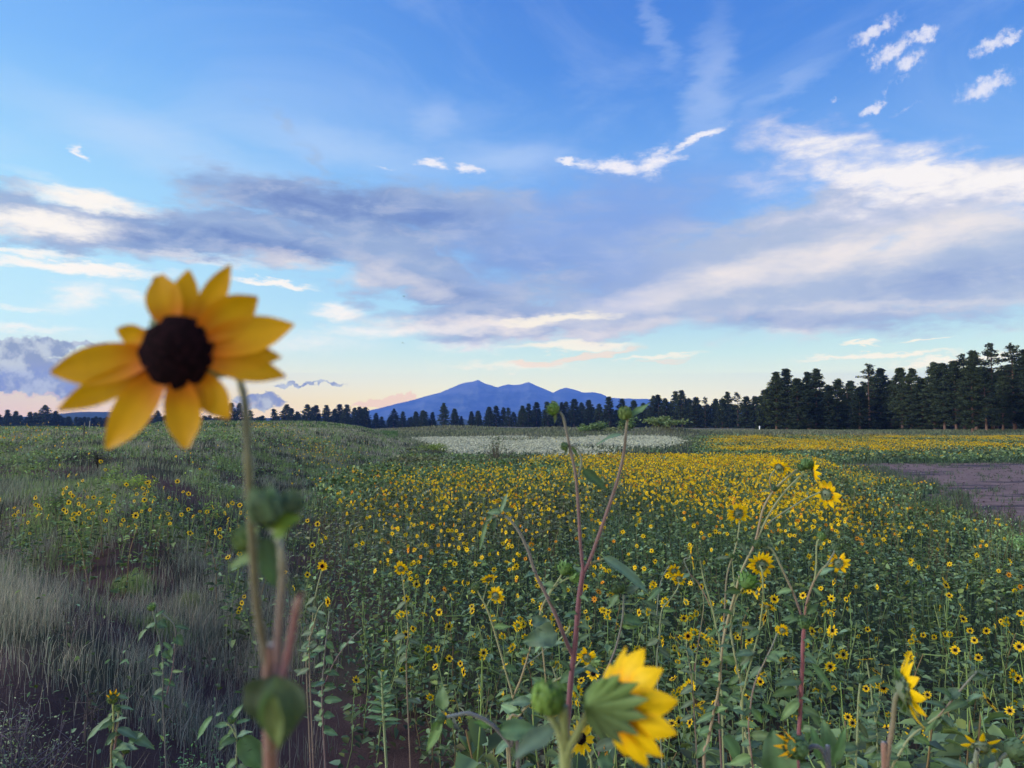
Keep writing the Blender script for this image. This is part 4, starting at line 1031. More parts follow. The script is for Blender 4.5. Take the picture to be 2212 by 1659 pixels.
def rightplants():
    p = Plant('sunflower_plant', 'tall leaning sunflower plant with long tan stems carrying flowers at the upper right', 'sunflower', 1.9, (1521, 1659))
    p.stem([(1751, 1015), (1738, 1021), (1711, 1045), (1686, 1074), (1661, 1112), (1639, 1157), (1626, 1184), (1603, 1231), (1590, 1274), (1563, 1379), (1553, 1485), (1542, 1538), (1529, 1604), (1521, 1659)], 3.5, 9, T_PALE, (.22, .15, .11), toground=True, n=70)
    p.head(1758, 1020, 31, (.93, -.30, .1), npet=12, disc=.30, pw=.32, bend=.40, label='side-on flower facing right, highest on the right')
    p.head(1684, 1010, 23, (.55, .6, .45), npet=13, disc=.38, pw=.32, label='flower turned away at the top left of the leaning plant')
    p.stem([(1674, 1014), (1664, 1030), (1663, 1045), (1668, 1064)], 3.5, 3, T_PALE, T_PURP)
    p.head(1786, 1067, 32, (.72, .62, .15), npet=11, disc=.33, pw=.32, label='flower turned away right, below the side-on one'); p.stem([(1772, 1063), (1742, 1077), (1713, 1094), (1684, 1112), (1655, 1134)], 4, 3, T_PALE, T_GREY)
    p.bud(1742, 1003, 11, (.5, -.2, .8), 0, 1.1, (1.0, 1.4, .9)); p.bud(1731, 1010, 8, (.2, -.4, .6), 0, 1.0, (.9, 1.2, .9)); p.bud(1748, 1001, 8, (1, 0, .6), 0, 1.1, (1.1, 1.4, .9))
    p.stem([(1738, 1006), (1726, 1011), (1705, 1028), (1684, 1046), (1668, 1064), (1648, 1101), (1635, 1157), (1624, 1190)], 4, 6, T_PALE, T_BROWN)
    p.bud(1672, 1055, 7, (.2, -.3, .8), 0, .5, (.6, .8, .8)); p.leaf(1666, 1061, 1644, 1058, 6, .5, .3); p.leaf(1656, 1128, 1680, 1155, 8, .3); p.leaf(1620, 1200, 1596, 1174, 9, .3)
    p.stem([(1612, 1262), (1600, 1276), (1587, 1302), (1578, 1353), (1590, 1432), (1601, 1485), (1601, 1538), (1611, 1590), (1622, 1642), (1626, 1700)], 4.5, 7, T_PALE, (.28, .27, .15), toground=True, label='pale crooked stem with a spiky seed head')
    p.bud(1614, 1258, 16, (.5, .4, .7), -.02, 1.3, (1.0, 1.5, .7), label='spiky green seed head with one old petal'); p.leaf(1626, 1276, 1640, 1298, 8, .3, .1, .3, (9, 4, .1))
    for t in ((1558, 1467, 1518, 1474, 13), (1590, 1400, 1614, 1460, 12), (1600, 1500, 1650, 1560, 14), (1603, 1490, 1560, 1520, 12), (1614, 1393, 1632, 1424, 20), (1511, 1583, 1546, 1566, 15), (1562, 1590, 1610, 1648, 34), (1545, 1540, 1500, 1560, 14), (1540, 1530, 1580, 1545, 13), (1530, 1600, 1500, 1640, 20), (1592, 1330, 1570, 1350, 9), (1585, 1300, 1625, 1330, 9), (1556, 1420, 1530, 1402, 9)):
        p.leaf(*t, .5, .2, .3, tuple(np.array([.95, 1.2, 1.]) * p.r.uniform(.8, 1.25)))
    q = Plant('sunflower_plant', 'thin dark-stemmed sunflower topped by a flower seen squarely from behind', 'sunflower', 2.1, (1552, 1640))
    q.head(1594, 1109, 25, (-.05, .98, .15), npet=15, disc=.36, pw=.28); q.stem([(1595, 1110, .01), (1597, 1135), (1593, 1162), (1587, 1190), (1581, 1206), (1570, 1247), (1565, 1325), (1560, 1420), (1552, 1520)], 3.5, 5, T_PALE, T_PURP, toground=True)
    q.bud(1580, 1200, 6, (.1, -.2, .8), 0, .6); q.leaf(1578, 1204, 1544, 1204, 9, .4); q.leaf(1592, 1172, 1618, 1188, 8, .4); q.bud(1588, 1166, 4); q.stem([(1581, 1206), (1584, 1240), (1588, 1290), (1583, 1340), (1570, 1400)], 3, 3, T_PALE)
    r = Plant('sunflower_plant', 'sunflower on a straight green stem, seen from behind, right of the leaning tan stems', 'sunflower', 1.8, (1600, 1640))
    r.head(1644, 1220, 30, (.05, .95, .25), npet=17, disc=.36, pw=.27, label='large flower seen from behind with its stem hooking into the calyx')
    r.stem([(1641, 1222, -.012), (1647, 1240, -.02), (1648, 1292), (1645, 1325), (1640, 1360), (1632, 1393), (1622, 1430), (1610, 1480), (1604, 1560)], 4, 5, T_PALE, T_GREEN, toground=True)
    r.head(1658, 1310, 19, (.35, .5, .75), npet=12, disc=.34, pw=.3); r.head(1652, 1334, 20, (.8, -.45, -.2), npet=10, disc=.34, pw=.32, label='drooping flower with its dark disc turned right'); r.head(1636, 1280, 15, (.95, 0, -.3), npet=6, disc=.3, pw=.34)
    r.leaf(1636, 1360, 1600, 1352, 10, .5); r.leaf(1630, 1400, 1596, 1440, 16, .4); r.leaf(1610, 1480, 1660, 1500, 12, .5); r.stem([(1656, 1318), (1650, 1345), (1640, 1362)], 3, 3, T_PALE)
    s = Plant('sunflower_plant', 'stout dark-red stemmed plant with a bud knot at the fork and arched branches', 'sunflower', 1.5, (1726, 1659))
    s.stem([(1738, 1352), (1735, 1380), (1733, 1448), (1729, 1527), (1726, 1593), (1724, 1680)], 10, 13, (.17, .06, .075), (.15, .05, .065), toground=True)
    s.bud(1737, 1345, 13, (-.2, -.5, .8), -.01, .4, (.9, 1.2, .9))
    s.stem([(1664, 1183), (1677, 1202), (1688, 1226), (1714, 1282), (1727, 1318), (1736, 1345)], 5, 6, T_PALE, T_PURP); s.bud(1636, 1176, 9, (-.6, -.3, .7), 0, .4, (.9, 1.1, .9)); s.bud(1650, 1176, 7, (0, -.3, 1), 0, .4, (.8, 1., .9)); s.leaf(1655, 1178, 1670, 1175, 7, .4); s.stem([(1640, 1180), (1652, 1180), (1664, 1184)], 4, 5, T_PALE)
    s.stem([(1797, 1216), (1784, 1222), (1769, 1238), (1753, 1268), (1741, 1310), (1737, 1345)], 4, 6, T_PALE, T_RED); s.head(1811, 1216, 25, (.45, .85, .1), npet=15, disc=.34, pw=.28, label='flower turned away at the end of the right branch')
    s.bud(1806, 1181, 9, (.3, -.4, .8), 0, .3, (.8, 1., .9)); s.stem([(1804, 1188), (1797, 1202), (1782, 1225), (1768, 1242)], 4, 4, T_GREY); s.bud(1774, 1160, 8, (.6, -.1, .6), 0, 1.1, (1.1, 1.5, .8)); s.stem([(1770, 1164), (1764, 1178), (1763, 1224), (1759, 1255)], 4, 4, T_PALE)
    for t in ((1728, 1334, 1688, 1336, 16), (1742, 1326, 1768, 1302, 19), (1775, 1230, 1820, 1262, 7), (1764, 1197, 1790, 1200, 5), (1751, 1432, 1814, 1500, 18), (1703, 1540, 1744, 1534, 15), (1645, 1522, 1688, 1550, 18), (1730, 1500, 1762, 1530, 13), (1740, 1530, 1790, 1580, 20), (1732, 1556, 1756, 1610, 24), (1690, 1300, 1722, 1322, 8), (1700, 1310, 1726, 1340, 9)):
        s.leaf(*t, .5, .2, .3, tuple(np.array([.9, 1.15, .85]) * s.r.uniform(.8, 1.3)))
    s.head(1704, 1422, 16, (-.1, .2, 1), npet=12, disc=.34, pw=.3); s.stem([(1704, 1428), (1714, 1459), (1722, 1490), (1727, 1515)], 4, 4, T_GREY); s.head(1718, 1464, 13, (.7, -.2, .3), npet=10, disc=.3, pw=.3); s.head(1714, 1426, 9, (.9, -.5, .3), npet=9, disc=.4, pw=.3)
    s.head(1690, 1361, 16, (.35, .85, .3), npet=13, disc=.34, pw=.3); s.stem([(1679, 1368), (1669, 1393), (1653, 1427), (1632, 1472), (1621, 1533), (1624, 1642)], 3.5, 4, T_GREY, T_RED, toground=True)
    t = Plant('sunflower_plant', 'half-open orange and green sunflower bud above a broad leaf at the bottom edge', 'sunflower', .95, (1790, 1659))
    t.bud(1722, 1614, 24, (-.85, -.3, .25), 0, .25, (.8, 1.1, .8), petals=7, label='half-open bud with orange petals squeezing out left'); t.stem([(1744, 1618), (1760, 1612), (1775, 1620), (1788, 1650), (1792, 1700)], 9, 11, (.06, .07, .09), (.06, .07, .09), toground=True)
    t.leaf(1690, 1690, 1672, 1580, 76, .3, .2, .3, (.75, 1.0, .8), .03, 0, (-.2, -1, .3), wide=.45); t.leaf(1790, 1660, 1790, 1560, 50, .3, .2, .3, (.9, 1.15, .9), .04); t.leaf(1770, 1640, 1760, 1572, 26, .3, .2, .3, (.8, 1.2, .8), .03); t.leaf(1800, 1650, 1830, 1570, 24, .3, .1, .3, (.9, 1.3, .9), .03)
    u = Plant('sunflower_plant', 'slightly blurred sunflower in near profile facing right, low at the right', 'sunflower', .85, (1915, 1659))
    pt = [(88, 1.05, .34, .42), (62, .95, .32, .5), (112, .95, .28, .4), (30, .9, .40, .6), (-5, .85, .44, .65), (-35, .9, .42, .55), (-68, 1.0, .34, .45), (-92, 1.08, .30, .38), (140, .8, .3, .5), (-135, .8, .3, .5), (180, .8, .34, .5)]
    u.head(1958, 1490, 76, (.95, -.16, .14), pt, disc=.34, own=True, cup=.15, calyx=1.15, colin=YEL, sp=.5, label='flower in profile with long uneven petals')
    u.stem([(1942, 1496), (1934, 1512), (1928, 1570), (1921, 1610), (1915, 1659), (1912, 1700)], 10, 12, (.10, .12, .07), T_RED, toground=True)
    for x1, y1, x2, y2, w in ((1945, 1500, 1958, 1452, 22), (1946, 1505, 1962, 1545, 22), (1948, 1480, 1935, 1440, 16), (1944, 1500, 1925, 1535, 12), (1950, 1490, 1975, 1520, 22)): u.leaf(x1, y1, x2, y2, w, .3, .2, .4, (.85, 1.2, .7))
    v = Plant('sunflower_plant', 'long branch slanting up right to a side-on flower near the right edge', 'sunflower', 1.5, (1926, 1700))
    v.stem([(2126, 1507), (2108, 1508), (2089, 1514), (2031, 1545), (1970, 1589), (1948, 1620), (1926, 1659), (1915, 1700)], 5, 7, T_PALE, (.22, .22, .12), toground=True); v.head(2137, 1516, 26, (.6, -.35, .55), npet=11, disc=.32, pw=.26, label='side-on flower at the end of the long slanting branch')
    v.stem([(2110, 1450), (2088, 1475), (2072, 1494), (2038, 1535), (2026, 1548)], 5, 5, T_GREY, T_BROWN); v.leaf(2108, 1448, 2144, 1460, 12, .5); v.leaf(2110, 1450, 2140, 1478, 12, .5, .2, .3, (.8, 1.1, .7)); v.leaf(2104, 1446, 2090, 1464, 8)
    w = Plant('sunflower_plant', 'starry five-petalled sunflower from behind at the lower right corner', 'sunflower', 1.15, (2102, 1700))
    w.head(2118, 1612, 42, (.25, .75, .55), [(35, 1.05, .26, .1), (88, 1.0, .26, .1), (138, 1.05, .24, .1), (190, .9, .26, .1), (-25, .9, .34, .1), (-80, .6, .3, .1)], disc=.30, calyx=1.4, label='flower with five separate narrow petals'); w.stem([(2112, 1618, -.01), (2108, 1636), (2103, 1670), (2100, 1720)], 9, 11, T_GREY, T_GREEN, toground=True)
    w.leaf(2090, 1660, 2020, 1636, 20, .5, .1, .3, (1., 1.2, 1.3)); w.bud(2192, 1620, 22, (.8, -.2, .3), 0, .3, (.8, 1., .8), petals=5, label='orange-tipped bud at the right edge'); w.stem([(2180, 1625), (2160, 1640), (2140, 1680), (2110, 1720)], 8, 8, T_GREY); w.leaf(2150, 1620, 2168, 1660, 26, .4)
    x = Plant('sunflower_plant', 'pale straight stem topped by a dull green bud left of the blurred profile flower', 'sunflower', 1.9, (1851, 1659))
    x.stem([(1858, 1475), (1854, 1521), (1852, 1590), (1850, 1680)], 5, 6, T_PALE, T_PALE, toground=True); x.bud(1857, 1466, 10, (.2, .3, .8), 0, .9, (.7, .9, .8)); x.leaf(1853, 1560, 1880, 1600, 14); x.leaf(1852, 1600, 1826, 1636, 18)
    y = Plant('sunflower_plant', 'branching sunflower plant with four small flowers between the pale stem and the profile flower', 'sunflower', 2.3, (1895, 1659))
    y.stem([(1872, 1428), (1880, 1475), (1885, 1521), (1894, 1580), (1896, 1640)], 3.5, 4.5, T_PALE, T_PALE, toground=True); y.head(1871, 1424, 17, (-.1, .3, .95), npet=11, disc=.34, pw=.3); y.head(1908, 1485, 14, (.1, -.95, .25), npet=14, disc=.36, pw=.28, label='small flower facing us with dark disc'); y.stem([(1906, 1440), (1902, 1480), (1896, 1530), (1893, 1560)], 3, 3.5, T_PALE)
    y.head(1910, 1436, 13, (.1, .2, .95), npet=9, disc=.34, pw=.3); y.head(1892, 1450, 12, (.4, -.2, .8), npet=10, disc=.34, pw=.3); y.leaf(1903, 1450, 1890, 1440, 14, .5)
    for k in range(8): y.leaf(1894, 1540 + 12 * k, 1894 + (1 if k % 2 else -1) * y.r.uniform(18, 34), 1545 + 12 * k + y.r.uniform(-6, 16), y.r.uniform(9, 16), .5)
    z = Plant('sunflower_plant', 'pair of overlapping sunflowers seen from behind on a pale bowed stem', 'sunflower', 2.2, (1424, 1600))
    z.head(1456, 1233, 17, (-.1, .9, .35), npet=13, disc=.34, pw=.3); z.head(1467, 1250, 18, (.15, .9, .35), npet=13, disc=.34, pw=.3); z.stem([(1466, 1254, -.01), (1464, 1270), (1450, 1292), (1430, 1318), (1424, 1380), (1420, 1460)], 3, 4, T_PALE, T_GREY, toground=True)
    z.stem([(1446, 1222), (1430, 1250), (1422, 1290), (1419, 1330)], 3, 3, T_GREY); z.leaf(1424, 1330, 1400, 1320, 10); z.leaf(1426, 1340, 1455, 1350, 12); z.leaf(1422, 1380, 1395, 1395, 14); z.leaf(1422, 1400, 1452, 1420, 14); z.bud(1447, 1216, 5)
    a = Plant('sunflower_plant', 'ragged side-on sunflower with long vertical petals on a yellow-green stem', 'sunflower', 2.0, (1540, 1560))
    a.head(1494, 1204, 29, (.97, -.1, .2), [(100, 1.1, .22, .2), (70, .9, .2, .5), (20, .4, .3, .2), (-30, .5, .3, .2), (-90, .8, .3, .1), (-110, .9, .3, .0), (180, .5, .3, .1)], disc=.22, calyx=1.2, colout=YEL)
    a.stem([(1490, 1206), (1478, 1210), (1490, 1240), (1500, 1262)], 3, 3, T_GREY); a.stem([(1512, 1210), (1522, 1260), (1536, 1305), (1548, 1360), (1556, 1420)], 4, 5, T_PALE, T_PALE, toground=True); a.stem([(1490, 1240), (1510, 1262), (1535, 1310)], 3, 3, T_BROWN)
    b = Plant('sunflower_plant', 'small sunflower facing us squarely on a dark leafy stem left of the tan stems', 'sunflower', 2.6, (1500, 1640))
    b.head(1486, 1374, 11, (.1, -.98, .15), npet=15, disc=.38, pw=.3); b.stem([(1485, 1380), (1483, 1400), (1490, 1440), (1497, 1500)], 3, 4, T_PALE, T_PURP, toground=True); b.head(1515, 1267, 7, (.3, -.9, .2), npet=12, disc=.4); b.stem([(1516, 1272), (1520, 1310), (1510, 1380), (1500, 1450)], 2.4, 3, T_GREEN, T_PURP)
    b.head(1513, 1395, 14, (.8, -.1, .6), npet=7, disc=.3, pw=.24); b.stem([(1508, 1398), (1503, 1430), (1502, 1480)], 3, 3, T_PALE)
    for k in range(8): b.leaf(1498, 1450 + 16 * k, 1498 + (1 if k % 2 else -1) * b.r.uniform(20, 36), 1450 + 16 * k + b.r.uniform(-10, 20), b.r.uniform(10, 17), .5)
rightplants()
def leftplants():
    p = Plant('sunflower_plant', 'low plant at the lower left with a yellow-centred bud and long pointed leaves', 'sunflower', 1.9, (244, 1700))
    p.bud(244, 1509, 11, (.3, -.6, .7), 0, .4, (1.1, 1.2, .8), petals=6); p.stem([(244, 1520), (245, 1560), (243, 1600), (241, 1660)], 5, 6, (.25, .30, .10), T_PURP, toground=True); p.stem([(252, 1528), (256, 1545), (252, 1580), (248, 1620)], 6, 6, T_PALE, T_PURP)
    p.bud(254, 1530, 6, (.3, -.3, .8), 0, .6, (1.2, 1.4, 1.1)); p.bud(272, 1619, 9, (.5, -.3, .8), 0, .6, (1.1, 1.3, 1.)); p.stem([(268, 1624), (262, 1650), (256, 1690)], 4, 4, T_TAN, T_TAN)
    for t in ((240, 1550, 172, 1602, 17, 1.), (246, 1550, 231, 1584, 14, 1.2), (274, 1582, 336, 1616, 24, .9), (310, 1584, 264, 1614, 15, 1.2), (256, 1630, 232, 1668, 20, 1.5), (254, 1502, 279, 1508, 9, 1.1), (258, 1526, 289, 1531, 9, 1.2), (246, 1530, 268, 1545, 9, .9), (276, 1614, 300, 1616, 7, 1.3)):
        p.leaf(*t[:5], .6, .15, .3, tuple(np.array([1.05, 1.25, 1.2]) * t[5]))
    p.stem([(246, 1600), (258, 1588), (276, 1582)], 3, 3, T_PURP)
    q = Plant('sunflower_plant', 'leafy young sunflower at mid left with cupped drooping leaves and a pale bud', 'sunflower', 3.0, (353, 1560))
    q.stem([(330, 1318), (336, 1345), (342, 1370), (347, 1395), (352, 1430), (353, 1470), (352, 1520)], 3, 4, T_GREY, (.07, .06, .06), toground=True); q.stem([(350, 1325), (376, 1350), (378, 1390), (372, 1450), (360, 1500)], 3, 3, T_GREY, T_PURP); q.bud(328, 1312, 8, (-.2, -.3, .8), 0, .9, (1.3, 1.5, 1.0))
    for t in ((318, 1359, 286, 1387, 12, 1.0), (340, 1345, 362, 1352, 24, .8), (336, 1332, 352, 1316, 9, 1.3), (378, 1352, 412, 1356, 10, .7), (376, 1375, 398, 1392, 22, .8), (346, 1392, 330, 1422, 14, 1.5), (352, 1388, 376, 1404, 10, 1.2), (350, 1410, 370, 1420, 16, 1.), (352, 1430, 345, 1450, 12, 1.3), (372, 1400, 360, 1430, 14, 1.), (338, 1350, 310, 1352, 12, 1.), (353, 1470, 380, 1480, 14, .9), (352, 1490, 325, 1500, 14, .8)):
        q.leaf(*t[:5], .5, .3, .35, tuple(np.array([1., 1.2, 1.1]) * t[5]))
    r = Plant('sunflower_plant', 'young sunflower with a nodding bud and a broad blue-green leaf left of the blurred node', 'sunflower', 1.6, (512, 1700))
    r.stem([(502, 1558), (508, 1575), (511, 1595), (512, 1630), (512, 1680)], 4, 6, T_GREY, T_GREEN, toground=True); r.stem([(490, 1563), (500, 1572), (510, 1592)], 4, 4, T_PALE); r.bud(501, 1555, 8, (.2, -.4, .8), 0, .6, (1., 1.2, 1.))
    for t in ((459, 1546, 414, 1603, 15, 1.2), (494, 1566, 459, 1566, 13, 1.), (496, 1586, 466, 1624, 16, 1.1), (522, 1588, 570, 1672, 52, .85), (502, 1552, 522, 1521, 14, 1.1), (510, 1562, 540, 1552, 10, 1.1), (508, 1600, 540, 1606, 12, .9), (466, 1546, 480, 1538, 8, 1.1), (512, 1640, 480, 1668, 18, .9)):
        r.leaf(*t[:5], .5, .2, .35, tuple(np.array([.95, 1.25, 1.1]) * t[5]))
    s = Plant('sunflower_plant', 'slim leafy stem with several leaf pairs just right of the blurred plant, no flower', 'sunflower', 2.4, (700, 1620))
    s.stem([(712, 1320), (706, 1370), (700, 1430), (696, 1500), (698, 1570)], 3, 5, T_GREY, T_PURP, toground=True); s.stem([(780, 1360), (750, 1390), (722, 1430), (700, 1480)], 3, 3, T_GREY, T_PURP)
    for k in range(14):
        sg = 1 if k % 2 else -1; yy = 1370 + k * 16; s.leaf(704 - k * .5, yy, 704 + sg * s.r.uniform(18, 36), yy + s.r.uniform(-14, 22), s.r.uniform(10, 18), .5, .3, .35, tuple(np.array([1., 1.2, 1.]) * s.r.uniform(.7, 1.5)))
    # a mullein-like weed
    m = Plant('mullein_plant', 'woolly pale-green rosette weed with upright narrow leaves left of the arching branch', 'weed', 3.2, (828, 1560))
    m.stem([(824, 1450), (826, 1490), (828, 1540)], 5, 8, T_PALE, T_PALE, toground=True)
    for k in range(30):
        a = k * 2.4; yy = 1450 + k * 3.6; l = 12 + k * 1.3
        m.leaf(826, yy + 10, 826 + math.cos(a) * l, yy - 4 - 6 * math.sin(a) + k * .4, 9, .7, .1, .3, (1.2, 1.45, 1.2), 0, math.sin(a) * .05)
leftplants()

# ------------------------------------------------------------------ flowers of the field, single plants
def small_head(seed, r=.042):
    rng = np.random.default_rng(seed); mb = MB(); n = rng.integers(11, 15)
    for k in range(n):
        a = 6.283 * k / n + rng.normal(0, .08); L = r * rng.uniform(.85, 1.08); w = r * rng.uniform(.15, .21); bd = rng.normal(.08, .12) * r
        ca, sa = math.cos(a), math.sin(a)
        pts = [(r * .3, 0, 0), (r * .62, -w, bd * .4), (r * .62, w, bd * .4), (L, 0, bd), (r * .62, 0, bd * .4 - .012 * r * 5)]
        V = [(x * ca - y * sa, x * sa + y * ca, z) for x, y, z in pts]; sh = rng.uniform(.85, 1.08)
        mb.add(V, [(0, 1, 4), (0, 4, 2), (1, 3, 4), (4, 3, 2)], 0, np.array([ORA * .95, YEL, YEL, YEL * 1.04, YEL * .9]) * sh)
    V, F3, F4 = disc_geo(r * .28, .45, 9, 3); mb.add(V, F3, 1); mb.f4.append(F4 + mb.n - len(V)); mb.m4.append(np.full(len(F4), 1))
    calyx_geo(mb, r * .30, rng, .8, 8, .4, 1.0, 2, (1, 1.2, 1), 1)
    return mb.mesh('flower_head', [M_PETAL, M_DISC, M_LEAF], False)
HEADS = [small_head(300 + k) for k in range(7)]
def add_leaves(mb, pos, dirs, L, W, rng, tint, m=0, droop=.3):
    """many leaves at once; dirs are unit vectors; each a folded, drooping blade of 6 triangles"""
    n = len(pos); up = np.array([0, 0, 1.0]) + rng.normal(0, .45, (n, 3))
    s = np.cross(up, dirs); s /= np.linalg.norm(s, axis=1)[:, None] + 1e-9
    u = np.cross(dirs, s)
    L = np.broadcast_to(L, (n,))[:, None]; W = np.broadcast_to(W, (n,))[:, None]
    dn = np.array([0, 0, -1.0])[None] * L * droop
    b = pos; mid = pos + dirs * L * .5 + dn * .2 - u * W * .10; tip = pos + dirs * L * .95 + dn
    l1 = pos + dirs * L * .26 - s * W * .5 + u * W * .12; r1 = pos + dirs * L * .26 + s * W * .5 + u * W * .12
    l2 = pos + dirs * L * .62 - s * W * .36 + dn * .4 + u * W * .08; r2 = pos + dirs * L * .62 + s * W * .36 + dn * .4 + u * W * .08
    V = np.stack([b, l1, r1, mid, l2, r2, tip], 1).reshape(-1, 3)
    T = np.array([(0, 1, 3), (1, 4, 3), (4, 6, 3), (0, 3, 2), (2, 3, 5), (5, 3, 6)])
    F = (np.arange(n)[:, None, None] * 7 + T[None]).reshape(-1, 3)
    mb.add(V, F, m, np.repeat(np.broadcast_to(tint, (n, 3)), 7, 0))
def leaf_tints(rng, n):
    t = (.32 + 1.6 * rng.random((n, 1)) ** 1.5) * np.array([1, 1, 1.0]); y = rng.random((n, 1)) < .16
    t = np.where(y, t * np.array([1.5, 1.25, .8]), t); b = rng.random((n, 1)) < .22
    return np.where(b, t * np.array([1.25, 1.3, 1.7]), t)
def plant_proto(seed, h, heads, lush=1.0, lsize=1.0):
    """stem mesh, leaves mesh, list of head placements"""
    rng = np.random.default_rng(seed); st = MB(); lf = MB()
    zs = np.linspace(0, 1, 7); bend = rng.normal(0, .09, 2)
    sp = np.stack([bend[0] * zs ** 2 * h + .02 * np.sin(zs * 7 + seed), bend[1] * zs ** 2 * h + .02 * np.cos(zs * 6 + seed), zs * h * .82], 1)
    tint = np.array([(1.3, .7, .75), (1.2, 1.2, .9), (1.6, 1.5, 1.1)][rng.integers(3)])
    tube_pts(st, sp, np.linspace(.006, .0035, 7), 5, 0, tint)
    out = []
    tipd = []
    for k in range(max(heads, 2)):
        a = rng.uniform(0, 6.283); b0 = sp[rng.integers(3, 7)]; r_ = rng.uniform(.06, .24) * h * (0.2 if k == 0 else 1)
        e = np.array([b0[0] + math.cos(a) * r_, b0[1] + math.sin(a) * r_, h * rng.uniform(.88, 1.04) - (0 if k == 0 else rng.uniform(0, .22) * h)])
        m_ = (b0 + e) / 2 + np.array([math.cos(a) * r_ * .2, math.sin(a) * r_ * .2, -.02])
        tube_pts(st, [b0, m_, e], [.0035, .003, .0024], 4, 0, np.array([1.3, 1.5, 1.0])); tipd.append(e)
        if k < heads: out.append(e)
    n = int(40 * lush)
    z = rng.random(n) ** .9 * .92
    pos = np.stack([np.interp(z, zs, sp[:, 0]), np.interp(z, zs, sp[:, 1]), z * h * .86], 1)
    a = np.arange(n) * 2.4 + rng.normal(0, .3, n); el = rng.uniform(-.25, .75, n)
    d = np.stack([np.cos(a) * np.cos(el), np.sin(a) * np.cos(el), np.sin(el)], 1)
    pos = pos + d * rng.uniform(.01, .07, (n, 1))
    L = rng.uniform(.045, .12, n) * (1.25 - .55 * z) * lsize
    add_leaves(lf, pos, d, L, L * rng.uniform(.35, .62, n), rng, leaf_tints(rng, n))
    for e in tipd:
        k = 3; a = rng.uniform(0, 6.28, k); d = np.stack([np.cos(a), np.sin(a), rng.uniform(-.2, .6, k)], 1); L = rng.uniform(.025, .05, k)
        add_leaves(lf, np.repeat(e[None], k, 0) - np.array([0, 0, .03]), d / np.linalg.norm(d, axis=1)[:, None], L, L * .4, rng, leaf_tints(rng, k))
    return st.mesh('stem', [M_STEMF], True), lf.mesh('leaves', [M_LEAF]), out
PROTO = [plant_proto(500 + k, 1.0, (1, 2, 1, 3, 2, 0, 1, 2, 4, 1, 0, 2, 3, 1)[k], (1, 1.3, .8, 1.1, 1.4, 1.3, 1, 1.1, 1.0, .8, 1.4, 1.2, .9, 1.1)[k]) for k in range(14)]
E2Y, E2X = [11, 14, 18, 22, 28, 36, 46], [6.0, 6.8, 7.8, 9.4, 12.2, 15.6, 18.9]
def low(x, y):
    """plants are shorter toward the far end of the field and beside the bare mud"""
    return np.interp(y, [30, 52], [1, .60]) * (1 - .62 * sst(x - np.interp(y, E2Y, E2X), -1.6, .6) * sst(y, 10, 12.5) * (1 - sst(y, 46, 50)))
def field_mask(x, y):
    """heads per square metre"""
    s = x / np.maximum(y, .1)
    px = 1106 + s * FPX
    f = sst(x - foot(y), .1, 1.6)
    lo = sst(fbm(x * .42 + 3, y * .20, 91, 4), .43, .58) * (.45 + .9 * sst(fbm(x * 1.3, y * .8, 93, 3), .36, .6))
    d = np.interp(y, [3.5, 5, 6.5, 8, 10, 13, 16, 22, 50, 72, 80, 128, 136], [1.0, 3, 6.0, 11, 16, 21, 25, 28, 26, 9, 9, 9, 0])
    d = d * sst(x - np.interp(y, [3, 5, 6.5, 8, 9], [.35, -.1, -1.1, -2.0, -9]), -.3, .4)
    # left part of the field is thinner, the far left bare
    d = d * np.interp(px, [640, 760, 1000, 1150, 1300], [.35, .62, .62, .8, 1.0])
    # the strip by the mud is thin
    e = np.interp(y, [6, 8, 10, 14, 18, 22, 28, 36, 46], [1.9, 2.9, 4.4, 7.0, 9.2, 11, 14, 17, 20])
    d = d * (1 + .7 * np.exp(-((px - 1620) / 260) ** 2) * sst(y, 6.5, 8.5) * (1 - sst(y, 16, 24)))
    mm = np.interp(px, [640, 900, 1000, 1200, 1400, 1520, 1600], [20, 27, 32, 42, 56, 110, 300]) * (.8 + .4 * fbm(px * .01, y * .06, 77, 3))
    d = d * (1 - sst(y, mm * .72, mm * 1.22))
    d = d * (1 - .80 * sst(x - e + 3 * (fbm(x * .3, y * .3, 68, 3) - .5), -.16 * y, .05 * y) * sst(y, 6, 9) * (1 - sst(y, 47, 52)))
    # greener patches without flowers
    d = d * (1 - .72 * np.exp(-((px - 1340) / 170) ** 2 - ((y - 11.2) / 2.0) ** 2)) * (1 - .7 * np.exp(-((px - 1120) / 90) ** 2 - ((y - 12) / 3) ** 2))
    d = d * (1 - .97 * sst(px + 90 * (fbm(x * .1, y * .1, 66, 3) - .5), 1530, 1600) * sst(y, 43, 50) * (1 - sst(y, 60, 64)))                     # grass strip behind the mud
    white = sst(px, 870, 930) * (1 - sst(px, 1500, 1560)) * sst(y, 52, 58)
    d = d * (1 - .97 * white) + 6 * np.exp(-((px - 1225) / 55) ** 2 - ((y - 100) / 9) ** 2) * white
    d = d * (1 - sst(y, 50, 66) * (1 - sst(px, 950, 1010)))
    d = d * np.where(y > 62, np.interp(px, [1500, 1600, 1750, 2300], [.3, .9, 1.1, 1.1]), 1) * np.where(y > 50, .35 + 1.1 * sst(fbm(x * .09, y * .05, 99, 3), .38, .6), 1)
    return d * f * (.24 + .95 * lo) * (~mud_mask(x, y))
FACE = np.array([-.25, -.9, .25])
def head_dirs(rng, n, away=.28):
    v = FACE[None] + rng.normal(0, .8, (n, 3)); v[:, 2] = np.abs(v[:, 2]) * .6 + .05
    b = rng.random(n) < away; v[b, :2] *= -1
    return v / np.linalg.norm(v, axis=1)[:, None]
